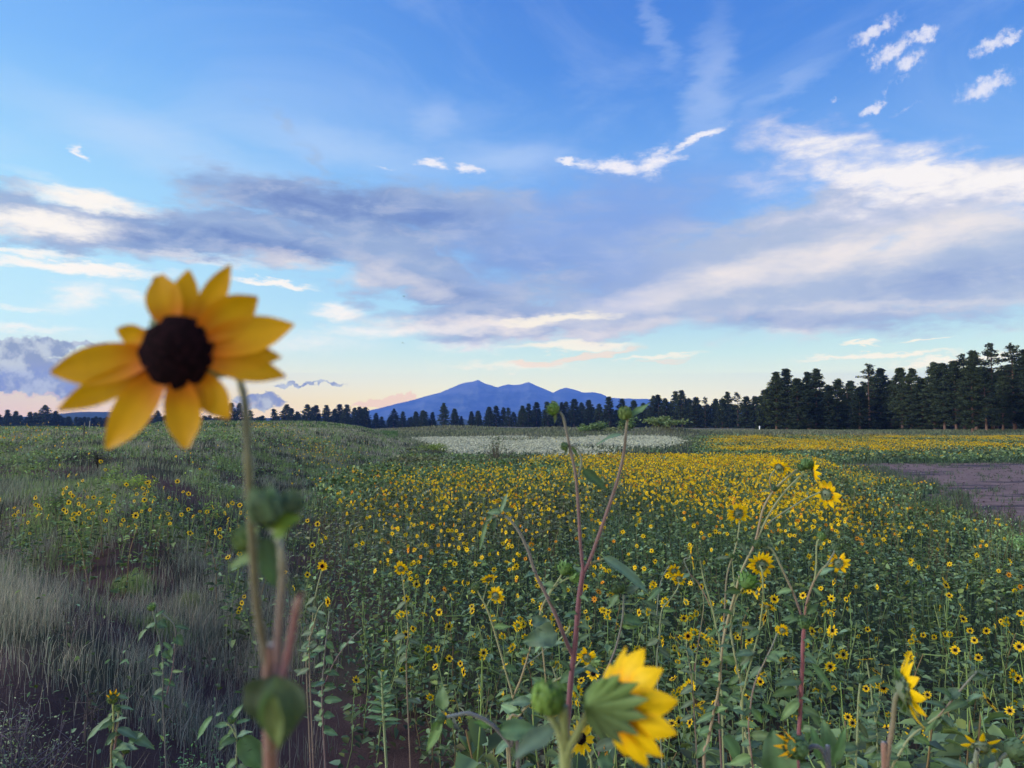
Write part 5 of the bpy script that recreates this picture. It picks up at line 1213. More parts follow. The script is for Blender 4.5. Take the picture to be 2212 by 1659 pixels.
def single_plants():
    rng = np.random.default_rng(4); n = 0; spots = []
    tries = 0
    HERO = []
    while n < 182 and tries < 60000:
        tries += 1
        y = 3.9 + 3.8 * rng.random() ** .8; x = rng.uniform(-.36, .70) * y
        d = float(field_mask(np.array([x]), np.array([y]))[0]); w = .25 + .75 * min(1, d / 4)
        if rng.random() > w or x - foot(y) < .3: continue
        if any((x - a) ** 2 + (y - b) ** 2 < .035 for a, b in spots): continue
        spots.append((x, y)); n += 1
    left = [(-5.9, 10.6), (-6.2, 11.2), (-6.6, 10.9), (-5.2, 11.4), (-5.5, 12.1), (-6.0, 12.6), (-7.0, 12.2), (-7.4, 12.9), (-6.9, 13.4), (-5.0, 10.9), (-4.7, 11.9), (-4.4, 12.6), (-7.7, 12.0), (-5.6, 13.2), (-6.4, 11.8), (-4.9, 9.9), (-5.4, 10.0), (-7.1, 11.3), (-4.2, 11.1),
            (-3.2, 8.9), (-3.4, 9.5), (-3.0, 9.3), (-3.7, 9.9), (-2.8, 8.6), (-3.1, 10.4), (-2.6, 9.7), (-2.4, 9.0), (-3.6, 10.9), (-4.1, 13.8), (-2.9, 11.6)]
    left += [(-7.9 + 3.6 * rng.random(), 10.4 + 2.8 * rng.random()) for _ in range(26)]
    big = [plant_proto(700 + k, 1.0, (0, 1, 0, 0, 1, 0)[k], 1.5, 1.9) for k in range(6)]
    for q in range(30):
        y = rng.uniform(2.3, 3.9); px = rng.uniform(1240, 2260) if q < 26 else rng.uniform(1000, 1240); x = (px - 1106) / FPX * y; z = Hs(x, y)
        top = CAM_Z - (rng.uniform(1400, 1610) - 915) / FPX * y; h = max(.35, top - z)
        sm, lm, outs = big[q % 6]
        root = bpy.data.objects.new('sunflower_plant', None); COL.objects.link(root); root.location = (x, y, z - .02); root.rotation_euler = (0, 0, rng.uniform(0, 6.28)); root.scale = (.8, .8, h); root.empty_display_size = .05
        tag(root, 'leafy young plant at the bottom edge, ' + ('left of the big backward flower' if px < 1250 else 'between the backward flower and the orange bud' if px < 1720 else 'right of the half-open orange bud'), 'sunflower', 'broad-leaved plants along the bottom, part %d' % (0 if px < 1250 else 1 if px < 1720 else 2))
        put('stem', sm, root); put('leaves', lm, root)
    k = 0
    zones = [('sunflower plant among the nearest leafy plants of the field', 'nearest field sunflowers'), ('flowering plant in the loose leafy belt before the dense flowers', 'field sunflowers in the leafy belt')]
    for x, y in spots + left:
        i = rng.integers(len(PROTO)); lf_ = (x, y) in left
        sm, lm, outs = PROTO[(i if not lf_ or outs_ok(i) else 8)]
        if lf_: sm, lm, outs = PROTO[(3, 8, 12, 4, 1, 7)[k % 6]]
        z = Hs(x, y); h = rng.uniform(.72, 1.12) * (1.0 if y > 5.5 else .85) * (1.04 if lf_ else 1)
        root = bpy.data.objects.new('sunflower_plant', None); COL.objects.link(root); root.location = (x, y, z - .02)
        yaw = rng.uniform(0, 6.28); root.rotation_euler = (rng.normal(0, .06), rng.normal(0, .06), yaw); root.scale = (h, h, h); root.empty_display_size = .05
        if lf_: tag(root, ('small-headed sunflower on the left slope, ' + ('nearer group beside the blurred stem' if x > -4.15 else 'right part of the far group' if x / y > -.5 else 'left part of the far group')), 'sunflower', 'sunflowers on the left slope, part %d' % (0 if x > -4.15 else 1 if x / y > -.5 else 2))
        else:
            px = 1106 + x / y * FPX; nh = len(outs)
            kind = ('flowerless leafy plant', 'plant with a single flower', 'plant with two flowers', 'plant with a spray of flowers')[min(nh, 3)]
            where = 'left of the forked purple stem' if px < 1240 else 'between the forked and the dark-red stems' if px < 1730 else 'right of the stout dark-red stem'
            tag(root, kind + (', near, ' if y < 5.8 else ', back, ') + where, 'sunflower', 'field ' + kind + (' near ' if y < 5.8 else ' farther back ') + where)
        put('stem', sm, root); put('leaves', lm, root)
        for e in outs:
            v = head_dirs(rng, 1, .42 if y < 7.5 else .3)[0]
            v = Matrix.Rotation(-yaw, 3, 'Z') @ Vector(v)
            o = put('flower_head', HEADS[rng.integers(len(HEADS))], root); sc = rng.uniform(.75, 1.1)
            o.matrix_local = Matrix.Translation(Vector(e)) @ rotm(tuple(v)) @ Matrix.Scale(sc, 4)
        k += 1
    return spots
def outs_ok(i): return len(PROTO[i][2]) > 0
single_plants()

# ------------------------------------------------------------------ the mass of sunflowers beyond
def scatter(rng, dens, y0, y1, s0, s1, cap=None):
    """points whose density follows dens(x, y), drawn in a wedge of the field"""
    ys = np.linspace(y0, y1, 60); mx = 0; pts = []
    edges = np.geomspace(y0, y1, 24)
    for a, b in zip(edges[:-1], edges[1:]):
        area = (s1 - s0) * (b * b - a * a) / 2
        gx = rng.uniform(s0, s1, 800); gy = rng.uniform(a, b, 800); dm = float(dens(gx * gy, gy).max()) * 1.05
        n = int(area * dm)
        if n == 0: continue
        y = np.sqrt(rng.uniform(a * a, b * b, n)); x = rng.uniform(s0, s1, n) * y
        k = rng.random(n) < dens(x, y) / dm
        pts.append(np.stack([x[k], y[k]], 1))
    p = np.concatenate(pts)
    if cap and len(p) > cap: p = p[rng.choice(len(p), cap, False)]
    return p
def add_heads(mb, c, nrm, r, K, rng, mats=(0, 1, 2), back=True):
    """star-shaped heads with a dark disc, many at once"""
    n = len(c); h = np.array([0, 0, 1.0]); a = np.cross(h[None], nrm); a /= np.linalg.norm(a, axis=1)[:, None] + 1e-9; b = np.cross(nrm, a)
    r = r[:, None]
    ph = rng.uniform(0, 6.28, (n, 1)); th = np.arange(2 * K)[None] * math.pi / K + ph
    rr = np.where(np.arange(2 * K)[None] % 2 == 0, 1.0, .55) * rng.uniform(.82, 1.1, (n, 2 * K))
    cup = rng.normal(.10, .12, (n, 1)) * np.ones((1, 2 * K)) + rng.normal(0, .06, (n, 2 * K))
    ring = c[:, None] + (a[:, None] * (np.cos(th) * rr)[..., None] + b[:, None] * (np.sin(th) * rr)[..., None] + nrm[:, None] * cup[..., None]) * r[:, None]
    V = np.concatenate([c[:, None], ring], 1).reshape(-1, 3); m = 2 * K + 1
    T = np.stack([np.zeros(2 * K, int), 1 + np.arange(2 * K), 1 + (np.arange(2 * K) + 1) % (2 * K)], 1)
    F = (np.arange(n)[:, None, None] * m + T[None]).reshape(-1, 3)
    sh = rng.uniform(.8, 1.08, (n, 1, 1)); old = (rng.random((n, 1, 1)) < .12)
    col = np.where(old, np.array([.72, .30, .01]), YEL)[...] * sh
    tint = np.concatenate([np.broadcast_to(col * np.array([.95, .75, 1]), (n, 1, 3)), np.broadcast_to(col, (n, 2 * K, 3))], 1).reshape(-1, 3)
    mb.add(V, F, mats[0], tint)
    g = 6 if K > 5 else 5
    th = np.arange(g)[None] * 2 * math.pi / g + ph
    for sgn, dr, mi, off in (((1, .27, mats[1], .03), (-1, .30, mats[2], .03)) if back else ((1, .36, mats[1], .04),)):
        rg_ = c[:, None] + (a[:, None] * (np.cos(th) * dr)[..., None] + b[:, None] * (np.sin(th) * dr)[..., None] + nrm[:, None] * sgn * off) * r[:, None]
        apex = c + nrm * sgn * r * (.16 if sgn > 0 else .28)
        V = np.concatenate([apex[:, None], rg_], 1).reshape(-1, 3)
        T = np.stack([np.zeros(g, int), 1 + np.arange(g), 1 + (np.arange(g) + 1) % g], 1)
        if sgn < 0: T = T[:, ::-1]
        mb.add(V, (np.arange(n)[:, None, None] * (g + 1) + T[None]).reshape(-1, 3), mi, (1, 1.15, 1))
def add_strips(mb, p0, p1, w, rng, m=0, tint=(1, 1, 1), face=None):
    """thin upright strips (far stems, dry stalks)"""
    n = len(p0); d = p1 - p0; s = np.cross(d, face if face is not None else np.stack([rng.normal(0, .5, n), -np.ones(n), np.zeros(n)], 1)); s /= np.linalg.norm(s, axis=1)[:, None] + 1e-9
    w = np.broadcast_to(w, (n,))[:, None]
    V = np.stack([p0 - s * w / 2, p0 + s * w / 2, p1 + s * w / 2 * .7, p1 - s * w / 2 * .7], 1).reshape(-1, 3)
    mb.add(V, np.arange(4 * n).reshape(-1, 4), m, np.repeat(np.broadcast_to(tint, (n, 3)), 4, 0))
def mass():
    rng = np.random.default_rng(12); mb = MB()
    def dens(x, y): return field_mask(x, y) * np.where(y < 7.6, .0, 1)
    p = scatter(rng, dens, 7.5, 40, -.42, .74); q = scatter(rng, dens, 40, 134, -.3, .8)
    # clumps: flowers gather in sprays
    for pts, K, back, hs in ((p, 8, True, 1.0), (q, 5, False, 1.25)):
        x, y = pts[:, 0].copy(), pts[:, 1].copy(); cl = rng.random(len(x)) < .5
        x[cl] = np.round(x[cl] / .5) * .5 + rng.normal(0, .12, cl.sum()); y[cl] = np.round(y[cl] / .5) * .5 + rng.normal(0, .11, cl.sum())
        n = len(x); g = H(x, y); top = rng.uniform(.78, 1.14, n) * np.where(rng.random(n) < .2, .8, 1) * (.85 + .3 * fbm(x * .25, y * .25, 6, 2)) * low(x, y)
        c = np.stack([x, y, g + top], 1); nr = head_dirs(rng, n, .2); r = rng.uniform(.028, .046, n) * hs
        add_heads(mb, c, nr, r, K, rng, (0, 1, 2), back)
        stn = rng.random(n) < (1 if back else .3)
        lo = np.where(back, .45, .5) * top[stn]
        add_strips(mb, c[stn] - nr[stn] * .01 + np.array([0, 0, -1.0]) * lo[:, None] + rng.normal(0, .04, (stn.sum(), 3)) * np.array([1, 1, 0]), c[stn] - nr[stn] * .01, np.clip(y[stn] * .0004, .003, .02), rng, 3, rng.uniform(.4, 1.1, (stn.sum(), 1)) * np.array([1., 1.1, .9]))
    # scattered heads higher on the left slope and the far bank
    def d2(x, y):
        px = 1106 + x / y * FPX
        a = 5 * np.exp(-((px - 690) / 60) ** 2 - ((y - 42) / 7) ** 2) + 4.5 * np.exp(-((px - 790) / 90) ** 2 - ((y - 27) / 6) ** 2) + 2.5 * np.exp(-((px - 560) / 40) ** 2 - ((y - 60) / 10) ** 2) + 1.4 * np.exp(-((px - 60) / 120) ** 2 - ((y - 30) / 9) ** 2) + .16 * (px < 800)
        return a * (y > 14)
    t = scatter(rng, d2, 12, 75, -.7, -.05); n = len(t); x, y = t[:, 0], t[:, 1]; g = H(x, y); top = rng.uniform(.5, .9, n)
    add_heads(mb, np.stack([x, y, g + top], 1), head_dirs(rng, n, .2), rng.uniform(.028, .042, n), 6, rng, (0, 1, 2), True)
    add_strips(mb, np.stack([x, y, g], 1), np.stack([x, y, g + top], 1), .009, rng, 3, (1, 1, .9))
    # leaves: dense and single near, coarser far
    def dl(x, y): 
        f = sst(x - foot(y), -.6, 1.0) * (~mud_mask(x, y)); px = 1106 + x / np.maximum(y, .1) * FPX
        f = f * (1 - .95 * sst(px, 870, 930) * (1 - sst(px, 1480, 1540)) * sst(y, 52, 58))
        e = 1 - .85 * sst(x - np.interp(y, [15, 20, 25, 32, 44, 52], [10.6, 11.0, 11.9, 15.2, 18.2, 21]), 0, 2.5) * (1 - sst(y, 50, 54))
        return f * np.maximum(e, .0) * np.interp(y, [4, 9, 16, 30, 60, 134], [230, 330, 190, 70, 24, 9]) * np.interp(y, [4, 5], [.5, 1]) * sst(x - np.interp(y, [3, 5, 6.5, 8, 9], [.35, -.1, -1.1, -2.0, -9]), -.5, .3)
    t = scatter(rng, dl, 3.6, 134, -.45, .78); n = len(t); x, y = t[:, 0], t[:, 1]; g = H(x, y)
    hh = np.where(y < 7.6, .66, .82) * (.8 + .4 * fbm(x * .25, y * .25, 6, 2)) * low(x, y); z = g + hh * rng.random(n) ** .75
    a = rng.uniform(0, 6.28, n); el = rng.uniform(-.3, .9, n); d = np.stack([np.cos(a) * np.cos(el), np.sin(a) * np.cos(el), np.sin(el)], 1)
    L = rng.uniform(.05, .13, n) * np.interp(y, [4, 12, 25, 60, 134], [.75, .85, 1.4, 2.6, 4.2])
    tn = leaf_tints(rng, n) * (.6 + .8 * fbm(x * .4, y * .4, 17, 3))[:, None]
    pq = (sst(fbm(x * .16, y * .11, 19, 3), .42, .6) * np.interp(x / y, [-.3, 0, .25], [1, .7, .25]))[:, None]; tn = tn * (1 - pq + pq * np.array([1.25, .80, 1.15]))
    near = y < 20
    add_leaves(mb, np.stack([x, y, z], 1)[near], d[near], L[near], L[near] * rng.uniform(.32, .6, near.sum()), rng, tn[near], 2)
    f_ = ~near; pos = np.stack([x, y, z], 1)[f_]; dd = d[f_]; LL = L[f_][:, None]; m = len(pos)
    s = rand_dirs(rng, m) * LL * .45
    V = np.stack([pos - dd * LL * .5, pos + s, pos + dd * LL * .5 , pos - s * .6], 1).reshape(-1, 3)
    mb.add(V, np.concatenate([np.arange(m)[:, None] * 4 + np.array([0, 1, 2]), np.arange(m)[:, None] * 4 + np.array([0, 2, 3])]), 2, np.repeat(tn[f_], 4, 0))
    # bare stems among the leaves
    def ds(x, y): return dl(x, y) * .07
    t = scatter(rng, ds, 3.8, 50, -.45, .78); n = len(t); x, y = t[:, 0], t[:, 1]; g = H(x, y); hh = rng.uniform(.35, .85, n)
    p0 = np.stack([x, y, g], 1); p1 = p0 + np.stack([rng.normal(0, .12, n), rng.normal(0, .12, n), hh], 1)
    add_strips(mb, p0, p1, np.clip(y * .0005, .003, .016), rng, 3, np.where(rng.random((n, 1)) < .4, np.array([[1.3, .7, .8]]), np.array([[1.3, 1.4, 1.0]])) * rng.uniform(.35, 1.0, (n, 1)))
    o = put('sunflowers', mb.mesh('sunflowers', [M_PETAL, M_DISC, M_LEAF, M_STEMF]))
    tag(o, 'dense carpet of small yellow sunflowers with dark discs filling the field', 'sunflowers', kind='stuff')
    print('mass verts', mb.n)
mass()

# ------------------------------------------------------------------ grasses and weeds
def blades(mb, x, y, h, w, lean, rng, tint, m=0, bend=.5, z=None):
    n = len(x); g = H(x, y) if z is None else z
    a = rng.uniform(0, 6.28, n); l = rng.normal(0, lean, n) + .04
    dx = np.cos(a) * l * h + .05 * h; dy = np.sin(a) * l * h
    p0 = np.stack([x, y, g - .02], 1); p1 = p0 + np.stack([dx * .3, dy * .3, h * .55], 1); p2 = p0 + np.stack([dx, dy, h * (1 - bend * l * l)], 1)
    f = np.stack([rng.normal(0, .6, n), -np.ones(n), np.zeros(n)], 1); f /= np.linalg.norm(f, axis=1)[:, None]
    s = np.cross(p1 - p0, f); s /= np.linalg.norm(s, axis=1)[:, None] + 1e-9; w = np.broadcast_to(w, (n,))[:, None]
    V = np.stack([p0 - s * w / 2, p0 + s * w / 2, p1 + s * w * .42, p1 - s * w * .42, p2], 1).reshape(-1, 3)
    i = np.arange(n)[:, None] * 5; t = np.broadcast_to(tint, (n, 3))
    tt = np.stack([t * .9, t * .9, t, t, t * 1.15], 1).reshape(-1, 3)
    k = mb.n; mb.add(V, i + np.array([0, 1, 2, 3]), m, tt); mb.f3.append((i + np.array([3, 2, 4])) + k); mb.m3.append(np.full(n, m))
def slope_mask(x, y): return 1 - sst(x - foot(y), -.8, .6)
def grass():
    rng = np.random.default_rng(8)
    # bare soil patches and the green-to-straw pattern of the slope
    def pat(x, y): return fbm(x * .55 + 4, y * .42, 131, 4)
    def soil(x, y):
        d = (y - (12.3 - (x + 8) * .9)) / 1.35
        ditch = np.exp(-(d / .8) ** 2) * (x < -1.0) * (y > 4.5) * (y < 14.5)
        px = 1106 + x / np.maximum(y, .1) * FPX
        spots = 1.3 * np.exp(-((px - 440 + (y - 17) * 22) / 70) ** 2 - ((y - 17.5) / 2.6) ** 2) + 1.1 * np.exp(-((px - 560) / 50) ** 2 - ((y - 13.5) / 1.8) ** 2) + 1.2 * np.exp(-((px - 330) / 60) ** 2 - ((y - 22.5) / 3) ** 2)
        fore = (1 - sst(y, 4.2, 5.6)) * .72 + np.exp(-((px - 900) / 260) ** 2 - ((y - 5.9) / .9) ** 2) * .8
        return np.clip(np.maximum(np.maximum(ditch * .5, spots), fore), 0, 1)
    # dry blond grass of the near left
    mb = MB()
    def d1(x, y):
        px = 1106 + x / np.maximum(y, .1) * FPX
        z = (1 - sst(px, 640, 820)) * sst(y, 5.4, 6.6) * (1 - sst(y, 9.2, 10.8)) + .06 * (y < 5.8)
        return 1500 * z * slope_mask(x, y) * (1 - .95 * soil(x, y)) * (.12 + 1.3 * sst(fbm(x * 1.6, y * 1.3, 133, 4), .38, .60))
    p = scatter(rng, d1, 3.2, 11, -.72, .1, 110000); n = len(p); x, y = p[:, 0], p[:, 1]
    c = np.where(rng.random((n, 1)) < .45, np.array([[.80, .72, .52]]), np.array([[.40, .46, .32]])) * rng.uniform(.35, 1.5, (n, 1))
    blades(mb, x, y, rng.uniform(.10, .32, n) * (.6 + .8 * fbm(x * 1.6, y * 1.3, 133, 4)), rng.uniform(.002, .0042, n), .34, rng, c)
    k = rng.random(n) < .04; xx, yy = x[k], y[k]; hh = rng.uniform(.35, .62, k.sum())
    blades(mb, xx, yy, hh, .0036, .12, rng, np.array([.62, .56, .44]) * rng.uniform(.7, 1.2, (k.sum(), 1)))
    tag(put('dry_grass', mb.mesh('dry_grass', [M_BLADE])), 'dry blond grass on the near left slope', 'grass', kind='stuff')
    # tangled dead stems at the very bottom
    mb = MB()
    def d5(x, y): return 150 * (1 - sst(y, 5.0, 6.2)) * (1 - sst(x, .4, 1.6)) * (.4 + .9 * pat(x * 2, y * 2))
    p = scatter(rng, d5, 2.9, 6, -.75, .35); n = len(p); x, y = p[:, 0], p[:, 1]
    blades(mb, x, y, rng.uniform(.07, .30, n), rng.uniform(.0018, .0034, n), .9, rng, np.where(rng.random((n, 1)) < .5, np.array([[.36, .31, .28]]), np.array([[.17, .15, .17]])) * rng.uniform(.5, 1.7, (n, 1)), bend=.3)
    tag(put('dead_stems', mb.mesh('dead_stems', [M_BLADE])), 'tangle of thin dead grey and tan stems over dark soil at the bottom', 'dead grass', kind='stuff')
    # green grass over the bank
    mb = MB()
    def d2(x, y):
        m = slope_mask(x, y) * (1 - .93 * soil(x, y)) * (y > 8.5)
        return m * np.interp(y, [8.5, 14, 25, 45, 80, 130], [520, 420, 170, 62, 22, 12]) * (.15 + 1.3 * sst(pat(x, y), .36, .58))
    p = scatter(rng, d2, 8.5, 132, -.74, .0, 190000); n = len(p); x, y = p[:, 0], p[:, 1]; q = fbm(x * .22, y * .16, 151, 3)[:, None]; q2 = fbm(x * .9, y * .6, 157, 3)[:, None]
    q = np.clip(q + (sst(y, 26, 60) * .45)[:, None], 0, 1)
    c = np.array([.23, .33, .19]) * (1 - q) + np.array([.62, .60, .45]) * q
    c = np.where(q2 > .56, np.array([.36, .50, .19]), c); c = np.where(q2 < .40, np.array([.11, .13, .10]), c) * rng.uniform(.55, 1.35, (n, 1)); c = np.where(rng.random((n, 1)) < .12, np.array([.42, .38, .30]), c)
    sc = np.interp(y, [8, 20, 50, 130], [1, 1.15, 1.8, 2.6])
    blades(mb, x, y, rng.uniform(.10, .32, n) * (.6 + .8 * q[:, 0]) * np.interp(y, [8, 40, 130], [1, 1.1, 1.3]), np.clip(y * .00052, .004, .06) * rng.uniform(.7, 1.3, n) * sc ** .5, .28, rng, c)
    # leafy weeds between
    def d3(x, y): return slope_mask(x, y) * np.where(y > 6, (1 - .8 * soil(x, y)), 1) * np.interp(y, [3, 5.5, 6, 12, 25, 60], [90, 90, 60, 110, 50, 8]) * sst(fbm(x * np.where(y < 6, 2.2, .4) + 9, y * np.where(y < 6, 2.0, .3), 171, 3), .46, .62)
    p = scatter(rng, d3, 3.0, 70, -.74, .0, 40000); m = len(p); x, y = p[:, 0], p[:, 1]
    a = rng.uniform(0, 6.28, m); el = rng.uniform(-.1, 1.2, m); d = np.stack([np.cos(a) * np.cos(el), np.sin(a) * np.cos(el), np.sin(el)], 1); L = rng.uniform(.04, .10, m) * np.interp(y, [3, 6, 15, 60], [.5, .8, 1.2, 3])
    add_leaves(mb, np.stack([x, y, H(x, y) + rng.random(m) * np.where(y < 6, .25, .45)], 1), d, L, L * rng.uniform(.25, .5, m), rng, leaf_tints(rng, m) * 1.2, 1)
    tag(put('green_grass', mb.mesh('green_grass', [M_BLADE, M_LEAF])), 'green and straw grass with low weeds covering the left bank', 'grass', kind='stuff')
    # grass strip behind the mud, meadow beyond and far green banks
    mb = MB()
    def d4(x, y):
        px = 1106 + x / np.maximum(y, .1) * FPX
        a = 60 * sst(px, 1500, 1570) * sst(y, 50, 53) * (1 - sst(y, 61, 64)) + 9 * sst(y, 64, 80) * (1 - sst(y, 180, 230)) + 14 * sst(y, 105, 115) * (px < 880)
        a = a + 45 * (px > 640) * (px < 1480) * sst(x - foot(y), -1, 1) * sst(y, np.interp(px, [640, 1000, 1400], [17, 26, 44]), np.interp(px, [640, 1000, 1400], [24, 34, 54])) * (1 - sst(y, 54, 60)) * (.3 + .9 * sst(fbm(x * .2, y * .12, 183, 3), .35, .6))
        a = a + 160 * sst(x - foot(y), 0, 2) * (1 - sst(y, 24, 44)) * (y > 9) * sst(fbm(x * .22, y * .2, 181, 3), .5, .64)
        return a * (~mud_mask(x, y))
    p = scatter(rng, d4, 9, 225, -.72, .8, 150000); n = len(p); x, y = p[:, 0], p[:, 1]; px = 1106 + x / y * FPX
    q = fbm(x * .05, y * .03, 191, 3)[:, None]; c = np.array([.16, .24, .12]) * (1 - q) + np.array([.40, .38, .25]) * q
    g1 = (y > 48) & (y < 66) & (px > 1500); c[g1] = np.array([.15, .25, .15]) * (1 + .3 * rng.normal(0, .5, (g1.sum(), 1)))
    g2 = (y < 48); c[g2] = np.array([.15, .25, .14]) * (1 + .5 * (px[g2] < 1350))[:, None]; g3 = (y > 104) & (y < 150) & (px < 860); c[g3] = np.array([.16, .28, .10])
    c = c * rng.uniform(.6, 1.45, (n, 1))
    blades(mb, x, y, np.where((y < 30), rng.uniform(.35, .75, n), rng.uniform(.25, .55, n)) * np.where(y < 48, low(x, y), 1), np.clip(y * .0011, .006, .2) * rng.uniform(.7, 1.3, n), .2, rng, c)
    tag(put('meadow_grass', mb.mesh('meadow_grass', [M_BLADE])), 'rough meadow grass between the flower bands and beyond', 'grass', kind='stuff')
    # pale flowers in the middle distance
    mb = MB()
    def d6(x, y):
        px = 1106 + x / np.maximum(y, .1) * FPX
        edge = np.interp(y, [54, 62, 85, 105, 128], [990, 975, 950, 925, 900]); er = np.interp(y, [54, 62, 85, 105, 128], [1300, 1350, 1450, 1450, 1430])
        return 34 * sst(px, edge - 30, edge + 20) * (1 - sst(px, er - 60, er + 40)) * sst(y + 22 * (fbm(x * .15, y * .1, 203, 3) - .5), 50, 66) * (1 - sst(y, 118, 136)) * (.05 + 1.3 * sst(fbm(x * .10, y * .055, 201, 4), .45, .56))
    p = scatter(rng, d6, 50, 136, -.2, .3, 130000); n = len(p); x, y = p[:, 0], p[:, 1]; z = H(x, y) + rng.uniform(.25, .6, n)
    v = rng.normal(0, .8, (n, 3)) + np.array([-.7, -.6, 0]); v[:, 2] = np.abs(v[:, 2]) + .5; v /= np.linalg.norm(v, axis=1)[:, None]
    c = np.stack([x, y, z], 1); r = rng.uniform(.06, .13, n)[:, None]; a = np.cross(v, rand_dirs(rng, n)); a /= np.linalg.norm(a, axis=1)[:, None]; b = np.cross(v, a)
    V = np.stack([c + a * r, c + b * r * .7, c - a * r, c - b * r * .7 + v * r * .4], 1).reshape(-1, 3)
    mb.add(V, np.arange(4 * n).reshape(-1, 4), 0, np.repeat(np.array([.84, .86, .62]) * rng.uniform(.6, 1.15, (n, 1)), 4, 0))
    blades(mb, x[::2], y[::2], rng.uniform(.3, .6, len(x[::2])), .06, .2, rng, np.array([.30, .36, .22]) * rng.uniform(.6, 1.3, (len(x[::2]), 1)))
    tag(put('pale_flowers', mb.mesh('pale_flowers', [M_BLADE])), 'carpet of whitish wildflowers in the middle distance', 'white flowers', kind='stuff')
    # silvery weeds by the mud
    mb = MB()
    def d7(x, y): return 80 * np.exp(-((x - np.interp(y, [12, 15, 18, 24, 32], [9.2, 10.4, 11.2, 11.6, 14.2])) / 1.2) ** 2) * (y < 33) * sst(fbm(x * .8, y * .8, 211, 3), .42, .6)
    p = scatter(rng, d7, 12, 34, .2, .78); m = len(p); x, y = p[:, 0], p[:, 1]
    a = rng.uniform(0, 6.28, m); el = rng.uniform(.2, 1.3, m); d = np.stack([np.cos(a) * np.cos(el), np.sin(a) * np.cos(el), np.sin(el)], 1); L = rng.uniform(.05, .12, m)
    add_leaves(mb, np.stack([x, y, H(x, y) + rng.random(m) * .32], 1), d, L, L * .35, rng, np.array([2.6, 2.6, 3.0]) * rng.uniform(.6, 1.3, (m, 1)), 0)
    tag(put('silvery_weeds', mb.mesh('silvery_weeds', [M_LEAF])), 'silvery pale weeds along the edge of the bare mud', 'weeds', kind='stuff')
    # clods, pebbles and stray tufts over the bare mud
    mb = MB(); n = 5000; x = rng.uniform(9, 46, n); y = rng.uniform(14, 53, n); k = mud_mask(x, y) & (x / y < .8); x, y = x[k], y[k]; n = len(x)
    c = np.stack([x, y, H(x, y) + .02], 1); r = rng.uniform(.02, .07, n)[:, None]; a = rand_dirs(rng, n); a[:, 2] = 0; b = np.cross(a, np.array([0, 0, 1.0]))
    V = np.stack([c + a * r, c + b * r, c - a * r * .9, c - b * r, c + np.array([0, 0, 1.0]) * r * .6], 1).reshape(-1, 3); i = np.arange(n)[:, None] * 5
    mb.add(V, np.concatenate([i + np.array(t) for t in ((0, 1, 4), (1, 2, 4), (2, 3, 4), (3, 0, 4))]), 0, np.repeat(np.where(rng.random((n, 1)) < .3, np.array([[.40, .36, .34]]), np.array([[.11, .075, .065]])) * rng.uniform(.6, 1.3, (n, 1)), 5, 0))
    tag(put('mud_clods', mb.mesh('mud_clods', [M_BLADE])), 'small clods and pale pebbles strewn over the bare mud', 'clods', kind='stuff')
    mb = MB(); n = 30000; x = rng.uniform(9, 46, n); y = rng.uniform(13.5, 54, n); inn = mud_mask(x, y)
    ed = np.zeros(n)
    for dx, dy in ((-1.6, 0), (0, 3.0), (-.8, 1.5), (-2.6, -.6), (0, -2.2)): ed += ~mud_mask(x + dx, y + dy)
    k = inn & (rng.random(n) < .06 + .22 * ed) & (fbm(x * .6, y * .6, 231, 3) > .50 - .03 * ed); x, y = x[k], y[k]; n = len(x)
    x = np.repeat(x, 9) + rng.normal(0, .09, n * 9); y = np.repeat(y, 9) + rng.normal(0, .09, n * 9); m = n * 9
    blades(mb, x, y, rng.uniform(.06, .32, m), .02, .4, rng, np.array([.18, .24, .15]) * rng.uniform(.5, 1.4, (m, 1)))
    tag(put('mud_tufts', mb.mesh('mud_tufts', [M_BLADE])), 'sparse weedy tufts creeping over the edge of the bare mud', 'weeds', kind='stuff')
grass()

# ------------------------------------------------------------------ shrubs, stalks, posts, birds
def shrub(name, label, cat, x, y, rx, h, n, leaf, tint, twig=(.3, .25, .2), seed=0, group=None, leaves=True, twigs=14, w=.35):
    rng = np.random.default_rng(seed + 900); z = Hs(x, y)
    root = bpy.data.objects.new(name, None); COL.objects.link(root); root.location = (x, y, z - .02); root.empty_display_size = .05
    tag(root, label, cat, group)
    tm = MB(); ends = []
    for k in range(twigs):
        a = rng.uniform(0, 6.28); r_ = rx * rng.random() ** .5; e = np.array([math.cos(a) * r_, math.sin(a) * r_, h * rng.uniform(.55, 1.0) * (1 - .35 * (r_ / rx) ** 2)])
        m_ = e * .5 + np.array([rng.normal(0, .06), rng.normal(0, .06), .05]) * h
        tube_pts(tm, [(0, 0, 0), tuple(m_), tuple(e)], [.012 * h + .002, .008 * h + .0015, .0015], 4, 0, twig); ends += [m_, e, (m_ + e) / 2]
        for j in range(4):
            b = m_ + (e - m_) * rng.random(); q = b + rng.normal(0, .13, 3) * h + np.array([0, 0, .1 * h]); tube_pts(tm, [tuple(b), tuple(q)], [.004 * h + .001, .001], 3, 0, twig); ends.append(q)
    put('twigs', tm.mesh('twigs', [M_BLADE]), root)
    if leaves:
        ends = np.array(ends); i = rng.integers(0, len(ends), n); pos = ends[i] + rng.normal(0, .075, (n, 3)) * np.array([rx, rx, h]) ; pos[:, 2] = np.abs(pos[:, 2])
        d = rand_dirs(rng, n); d[:, 2] = np.abs(d[:, 2]) * .8; d /= np.linalg.norm(d, axis=1)[:, None]; L = leaf * rng.uniform(.6, 1.4, n)
        lm = MB(); add_leaves(lm, pos, d, L, L * w, rng, np.array(tint) * rng.uniform(.6, 1.4, (n, 1)))
        put('foliage', lm.mesh('foliage', [M_LEAF]), root)
    return root
def at(px, y): return (px - 1106) / FPX * y
